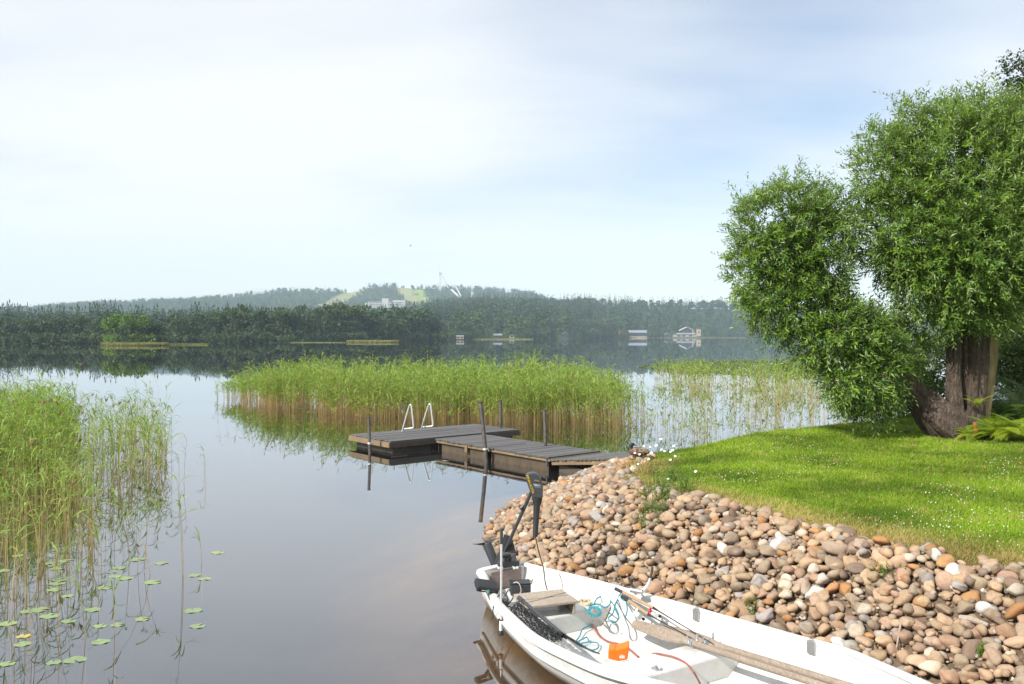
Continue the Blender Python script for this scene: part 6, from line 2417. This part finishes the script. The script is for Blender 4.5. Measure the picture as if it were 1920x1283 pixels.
for i, (px, py, D, lab) in enumerate(DZ):
    daisy(px, py, D, 0.026 if 'large' in lab or 'broad' in lab or 'tallest' in lab else 0.020, lab, random.uniform(-0.06, 0.10))


def weed(px, py, spread, H, n, label, mat=M_WEED, leaf=0.055):
    b0 = on_bank(px, py, 0.03)
    root = empty('weed_plant', b0, label, 'weed', 'weeds on the bank')
    VV, FF, AA, k0 = [], [], [], 0
    for k in range(n):
        a_ = random.uniform(0, 6.28)
        s0 = b0 + np.array([math.cos(a_), math.sin(a_), 0]) * random.uniform(0, spread)
        s0[2] = float(ground_z(s0[0], s0[1])) + 0.03
        h = H * random.uniform(.5, 1.1)
        tipd = np.array([random.gauss(0, .35), random.gauss(0, .3), 1.0])
        nl_ = 16
        q = np.linspace(0.1, 1, nl_)
        c = s0 + tipd * (q * h)[:, None]
        ax_ = rng.normal(size=(nl_, 3)) * 0.9 + tipd * .8
        LL = leaf * rng.uniform(.6, 1.3, nl_) * (1.1 - .5 * q)
        V, F = tri_leaf(c, ax_, rdir(nl_), LL, LL * .24)
        st, sf = tri_leaf(s0[None], (tipd)[None], np.array([[0, 1.0, 0]]), np.array([h]), np.array([0.006]))
        V, F = np.concatenate([V, st]), np.concatenate([F, sf + len(V)])
        VV.append(V - b0)
        FF.append(F + k0)
        AA.append(np.clip(rng.normal(random.uniform(.3, .8), .15, len(V)), 0, 1))
        k0 += len(V)
    raw_mesh('leaves', np.concatenate(VV), np.concatenate(FF), mat, None, {'rnd': np.concatenate(AA)}, root)


weed(1235, 930, 0.30, 0.30, 46, 'green feathery weed plant growing among the stones under the daisies')
weed(1225, 975, 0.24, 0.26, 36, 'green weed plant lower on the stones below the open daisy')
weed(1262, 905, 0.30, 0.26, 34, 'green weed plant at the stone edge of the lawn')
weed(1218, 890, 0.28, 0.24, 30, 'straw yellow dry weed beside the top of the stones', M_DRY)
weed(1188, 880, 0.22, 0.18, 20, 'short dry weed at the upper left end of the lawn', M_DRY)
weed(1285, 925, 0.16, 0.22, 14, 'thin green weed by a large stone at the lawn edge')
for i, (px, py) in enumerate(((1688, 1082), (1900, 1120), (1655, 1080), (1838, 1235), (1410, 1147))):
    weed(px, py, 0.05, 0.09, 7, 'tiny bright green seedling sprouting between the stones', M_WEED, 0.04)

# ------------------------------------------------------------------ far buildings
M_PLASTER = simple('white_wall', (0.42, 0.42, 0.41), 0.7, 0, 0.08, 0.3)
M_DARKWALL = simple('dark_board_wall', (0.055, 0.06, 0.065), 0.7, 0, 0.3, 1.0)
M_REDWALL = simple('rust_red_wall', (0.30, 0.10, 0.06), 0.8, 0, 0.2, 1.0)
M_ROOF = simple('grey_roof', (0.19, 0.21, 0.235), 0.5, 0, 0.15, 0.5)
M_ROOFD = simple('dark_roof', (0.06, 0.06, 0.065), 0.6, 0, 0.2, 0.5)
M_PANE = simple('window_glass', (0.045, 0.06, 0.075), 0.12, 0, 0.2, 1.0)
M_TANWALL = simple('tan_wall', (0.42, 0.33, 0.22), 0.8, 0, 0.15, 0.6)
M_SAND = simple('sand', (0.42, 0.35, 0.25), 0.9, 0, 0.2, 0.4)
M_STONEWALL = simple('terrace_plaster', (0.30, 0.29, 0.275), 0.8, 0, 0.25, 0.4)
EX, EY = np.array([1.0, 0, 0]), np.array([0, 1.0, 0])


def bld(name, label, cat, px0, px1, D, zb, parts_fn):
    x0, x1 = (px0 - CX) / FPX * D, (px1 - CX) / FPX * D
    root = empty(name, ((x0 + x1) / 2, D, zb), label, cat)
    parts_fn(root, x0, x1, D, zb)
    return root


def gable(root, x0, x1, D, zb, h, rise, depth, wall, roof, over=0.5, ridge='y', win=2, pane=M_PANE):
    m = MB()
    c = (x0 + x1) / 2
    m.box((c, D + depth / 2, zb + h / 2), (x1 - x0, depth, h))
    if ridge == 'y':
        m.prism([(x0, D, zb + h), (x1, D, zb + h), (c, D, zb + h + rise)], (0, depth, 0))
    build('wall', m, wall, root)
    m = MB()
    if ridge == 'y':
        o_ = over
        m.prism([(x0 - o_, D - o_, zb + h - rise * o_ / (c - x0)), (c, D - o_, zb + h + rise), (x1 + o_, D - o_, zb + h - rise * o_ / (c - x0)), (x1 + o_, D - o_, zb + h - rise * o_ / (c - x0) + .35), (c, D - o_, zb + h + rise + .38), (x0 - o_, D - o_, zb + h - rise * o_ / (c - x0) + .35)], (0, depth + 2 * o_, 0))
    else:
        m.prism([(x0 - over, D - over, zb + h - .1), (x0 - over, D + depth / 2, zb + h + rise), (x0 - over, D + depth + over, zb + h - .1), (x0 - over, D + depth + over, zb + h + .2), (x0 - over, D + depth / 2, zb + h + rise + .3), (x0 - over, D - over, zb + h + .2)], (x1 - x0 + 2 * over, 0, 0))
    build('roof', m, roof, root)
    for k in range(win):
        xc = x0 + (x1 - x0) * (k + .5) / win
        m = MB().box((xc, D - 0.06, zb + h * .55), (min(1.8, (x1 - x0) / win * .6), 0.1, min(1.4, h * .45)))
        build('window', m, pane, root)


def villa(root, x0, x1, D, zb):
    wx = x1 - x0
    m = MB().box((x0 + wx * .5, D + 3, zb + 1.4), (wx, 9, 2.8))
    build('terrace_wall', m, M_STONEWALL, root)
    xa, xb = x0 + wx * .36, x0 + wx * .86
    zt = zb + 5.2
    m = MB().box(((xa + xb) / 2, D + 9, zb + 5.6), (xb - xa, 8, 5.6))
    m.prism([(xa, D + 5, zb + 8.4), (xb, D + 5, zb + 8.4), ((xa + xb) / 2, D + 5, zb + 11.2)], (0, 8, 0))
    build('wall', m, M_DARKWALL, root)
    c = (xa + xb) / 2
    m = MB().prism([(xa - 1.6, D + 4.2, zb + 7.4), (c, D + 4.2, zb + 11.4), (xb + 1.0, D + 4.2, zb + 7.9), (xb + 1.0, D + 4.2, zb + 8.7), (c, D + 4.2, zb + 11.8), (xa - 1.6, D + 4.2, zb + 7.9)], (0, 9.5, 0))
    build('roof', m, M_PLASTER, root)
    m = MB().box((xb + .35, D + 4.6, zb + 5.3), (.7, .7, 6.0))
    build('column', m, M_PLASTER, root)
    m = MB().box((c, D + 4.9, zb + 7.2), ((xb - xa) * .8, .2, 1.8))
    build('window', m, M_PANE, root)
    m = MB().box((x0 + wx * .55, D + 3.5, zb + 4.1), (wx * .8, 4.0, 1.0))
    build('balcony', m, M_PLASTER, root)
    for q in (.2, .42, .72):
        m = MB().box((x0 + wx * q, D - 1.56, zb + 1.5), (wx * .15, .1, 1.5))
        build('window', m, M_PANE, root)


bld('villa', 'white and dark gabled villa with a white terrace on the right far shore', 'house', 1264, 1306, 985, 0.9, villa)
bld('long_house', 'long low house with a grey roof on the far shore left of the white villa', 'house', 1180, 1212, 985, 1.2, lambda r, a, b, D, z: gable(r, a, b, D, z, 4.6, 2.8, 9, M_DARKWALL, M_ROOF, .8, 'x', 5))
bld('cottage', 'dark cottage with a pale roof front left of the long low house', 'house', 1049, 1073, 760, 1.0, lambda r, a, b, D, z: gable(r, a + 3, b - 4, D, z, 3.0, 1.8, 7, M_DARKWALL, M_ROOF, .5, 'y', 2))
bld('cabin', 'dark cabin with a grey roof on the shore right of the peninsula', 'house', 926, 941, 640, 0.9, lambda r, a, b, D, z: gable(r, a, b, D, z, 1.9, 1.1, 6, M_DARKWALL, M_ROOF, .4, 'x', 2))
bld('shed', 'small pale shed right of the dark cabin on the far shore', 'shed', 955, 964, 655, 0.9, lambda r, a, b, D, z: gable(r, a, b, D, z, 1.6, .7, 4, M_TANWALL, M_ROOFD, .3, 'x', 1))
bld('shed', 'small rust red shed under the trees of the far shore', 'shed', 1156, 1163, 965, 1.5, lambda r, a, b, D, z: gable(r, a, b, D, z + 2.5, 4.5, 2.0, 4, M_REDWALL, M_ROOFD, .3, 'y', 1))
bld('boathouse', 'small dark boathouse just left of the white villa', 'shed', 1247, 1256, 965, 0.7, lambda r, a, b, D, z: gable(r, a, b, D, z, 3.0, 1.6, 5, M_DARKWALL, M_ROOF, .3, 'y', 1))
bld('shed', 'tall tan shed at the right side of the white villa', 'shed', 1307, 1314, 990, 2.0, lambda r, a, b, D, z: gable(r, a, b, D, z, 8.0, 1.0, 4, M_TANWALL, M_ROOFD, .3, 'x', 1))
bld('bathing_hut', 'low pinkish hut with a flat roof at the water by the peninsula tip', 'shed', 856, 869, 545, 0.5, lambda r, a, b, D, z: gable(r, a, b, D, z, 1.6, 0.5, 4, M_TANWALL, M_ROOF, .3, 'x', 2))
m = MB().box(((1196 - CX) / FPX * 975, 978, 0.9), (20, 12, 1.4))
tag(build('retaining_wall', m, M_SAND, base=((1196 - CX) / FPX * 975, 978, 0.2), bevel=.2), 'low sandy wall in front of the long low house on the far shore', 'wall')


def hotel(root, x0, x1, D, zb):
    w = x1 - x0
    m = MB().box((x0 + w * .52, D + 8, zb + 6), (w * .88, 14, 12))
    build('wing', m, M_PLASTER, root)
    m = MB().box((x0 + w * .50, D + 9, zb + 9.5), (w * .16, 14, 19))
    build('tower', m, M_PLASTER, root)
    m = MB().box((x0 + w * .03, D + 6, zb + 5), (w * .05, 9, 9))
    build('annex', m, M_PLASTER, root)
    m = MB().box((x0 + w * .84, D + 7, zb + 8), (w * .30, 13.8, 14))
    build('wing', m, M_PLASTER, root)
    for fl in range(3):
        for k in range(20):
            q = .10 + .85 * (k + .5) / 20
            if .42 < q < .58:
                continue
            dd = D + (0.94 if q < .69 else 0.06)
            m = MB().box((x0 + w * q, dd, zb + 3.4 + fl * 3.4), (2.6, .3, 1.5))
            build('window', m, M_PANE, root)


hz0 = float(hill_z(720, 1750))
bld('hotel', 'large white hotel with a raised centre among the trees below the ridge', 'hotel', 684, 760, 1750, CAMZ + (HZ - 577) / FPX * 1750, hotel)


# ski jumps, mast and silo on the ridge
M_CONC = simple('pale_concrete', (0.52, 0.51, 0.50), 0.8, 0, 0.1, 0.1)


def beam(m, a, b, w, h):
    a, b = np.asarray(a, float), np.asarray(b, float)
    d = unit(b - a)
    s_ = unit(np.cross(d, UP))
    m.box((a + b) / 2, (np.linalg.norm(b - a), w, h), [d, s_, np.cross(s_, d)])


jx = empty('ski_jump_tower', P(826, 541, 2560), 'tall white ski jump tower with its inrun sloping to the right on the far ridge', 'ski jump')
m = MB()
beam(m, P(825.2, 545, 2560), P(825.2, 513.5, 2560), 4.2, 4.2)
build('tower_shaft', m, M_CONC, jx)
m = MB().box(P(826.0, 513, 2560), (7.5, 7, 4))
build('top_cabin', m, simple('tower_cabin', (0.30, 0.31, 0.33), .6), jx)
m = MB()
beam(m, P(826.5, 513.5, 2560), P(840.5, 540, 2555), 5, 2.4)
build('inrun', m, M_CONC, jx)
m = MB()
beam(m, P(824.8, 545, 2562), P(822.7, 545, 2562), 1, 1)
beam(m, P(822.7, 546, 2562), P(825, 515, 2562), 1.2, 1.2)
build('leg', m, simple('red_white_leg', (0.55, 0.40, 0.38), .7), jx)
m = MB()
beam(m, P(823.2, 513, 2566), P(823.2, 496, 2566), .55, .55)
beam(m, P(825.2, 540, 2566), P(823.2, 513, 2566), .5, .5)
tag(build('radio_mast', m, simple('mast_grey', (.5, .5, .52), .7), base=P(824, 530, 2566)), 'very thin mast standing beside the ski jump tower on the ridge', 'mast')
for px0, py0, px1, py1, w_, lab in ((846, 543, 860, 556, 6, 'broad pale ski jump landing slope right of the tower'), (855.5, 539, 864.5, 556, 2.6, 'narrow pale ski jump ramp right of the broad one')):
    m = MB()
    beam(m, P(px0, py0, 2520), P(px1, py1, 2440), w_, 1.6)
    beam(m, P(px1 - 1, py1 + 6, 2442), P(px1 - 1, py1 - .5, 2442), 3, 3)
    tag(build('landing_slope', m, M_CONC, base=P(px1, py1 + 5, 2440)), lab, 'ski jump')
jy = empty('silo_tower', P(886, 560, 2450), 'small white tower standing in the trees right of the ski jumps', 'tower')
m = MB().tube([P(886, 566, 2450), P(886, 547, 2450)], 4.2, 14)
build('shaft', m, M_PLASTER, jy, smooth=True)
m = MB().tube([P(886, 548, 2450), P(886, 545, 2450)], 4.6, 14)
build('cap', m, M_ROOF, jy, smooth=True)
jz = P(556, 578, 1500)

# a gull far off over the lake
bb = P(770, 461, 170)
gull = empty('gull', bb, 'tiny distant gull gliding in the pale sky above the hills', 'bird')
m = MB()
m.loft([np.array([bb + EX * (x) + EY * r_ * math.cos(a_) + UP * (r_ * math.sin(a_)) for a_ in np.linspace(0, 6.283, 8, endpoint=False)]) for x, r_ in ((-.2, .01), (-.14, .05), (0, .065), (.14, .04), (.22, .01))])
build('body', m, M_GRAPH, gull, smooth=True)
for sg in (-1, 1):
    m = MB()
    m.loft([np.array([bb + EX * (.02 + x) + EY * sg * y + UP * z + EX * c_ * math.cos(a_) + UP * .008 * math.sin(a_) for a_ in np.linspace(0, 6.283, 6, endpoint=False)]) for x, y, z, c_ in ((0, .03, .03, .08), (.03, .3, .13, .07), (-.03, .62, .06, .02))])
    build('wing', m, M_GRAPH, gull, smooth=True)
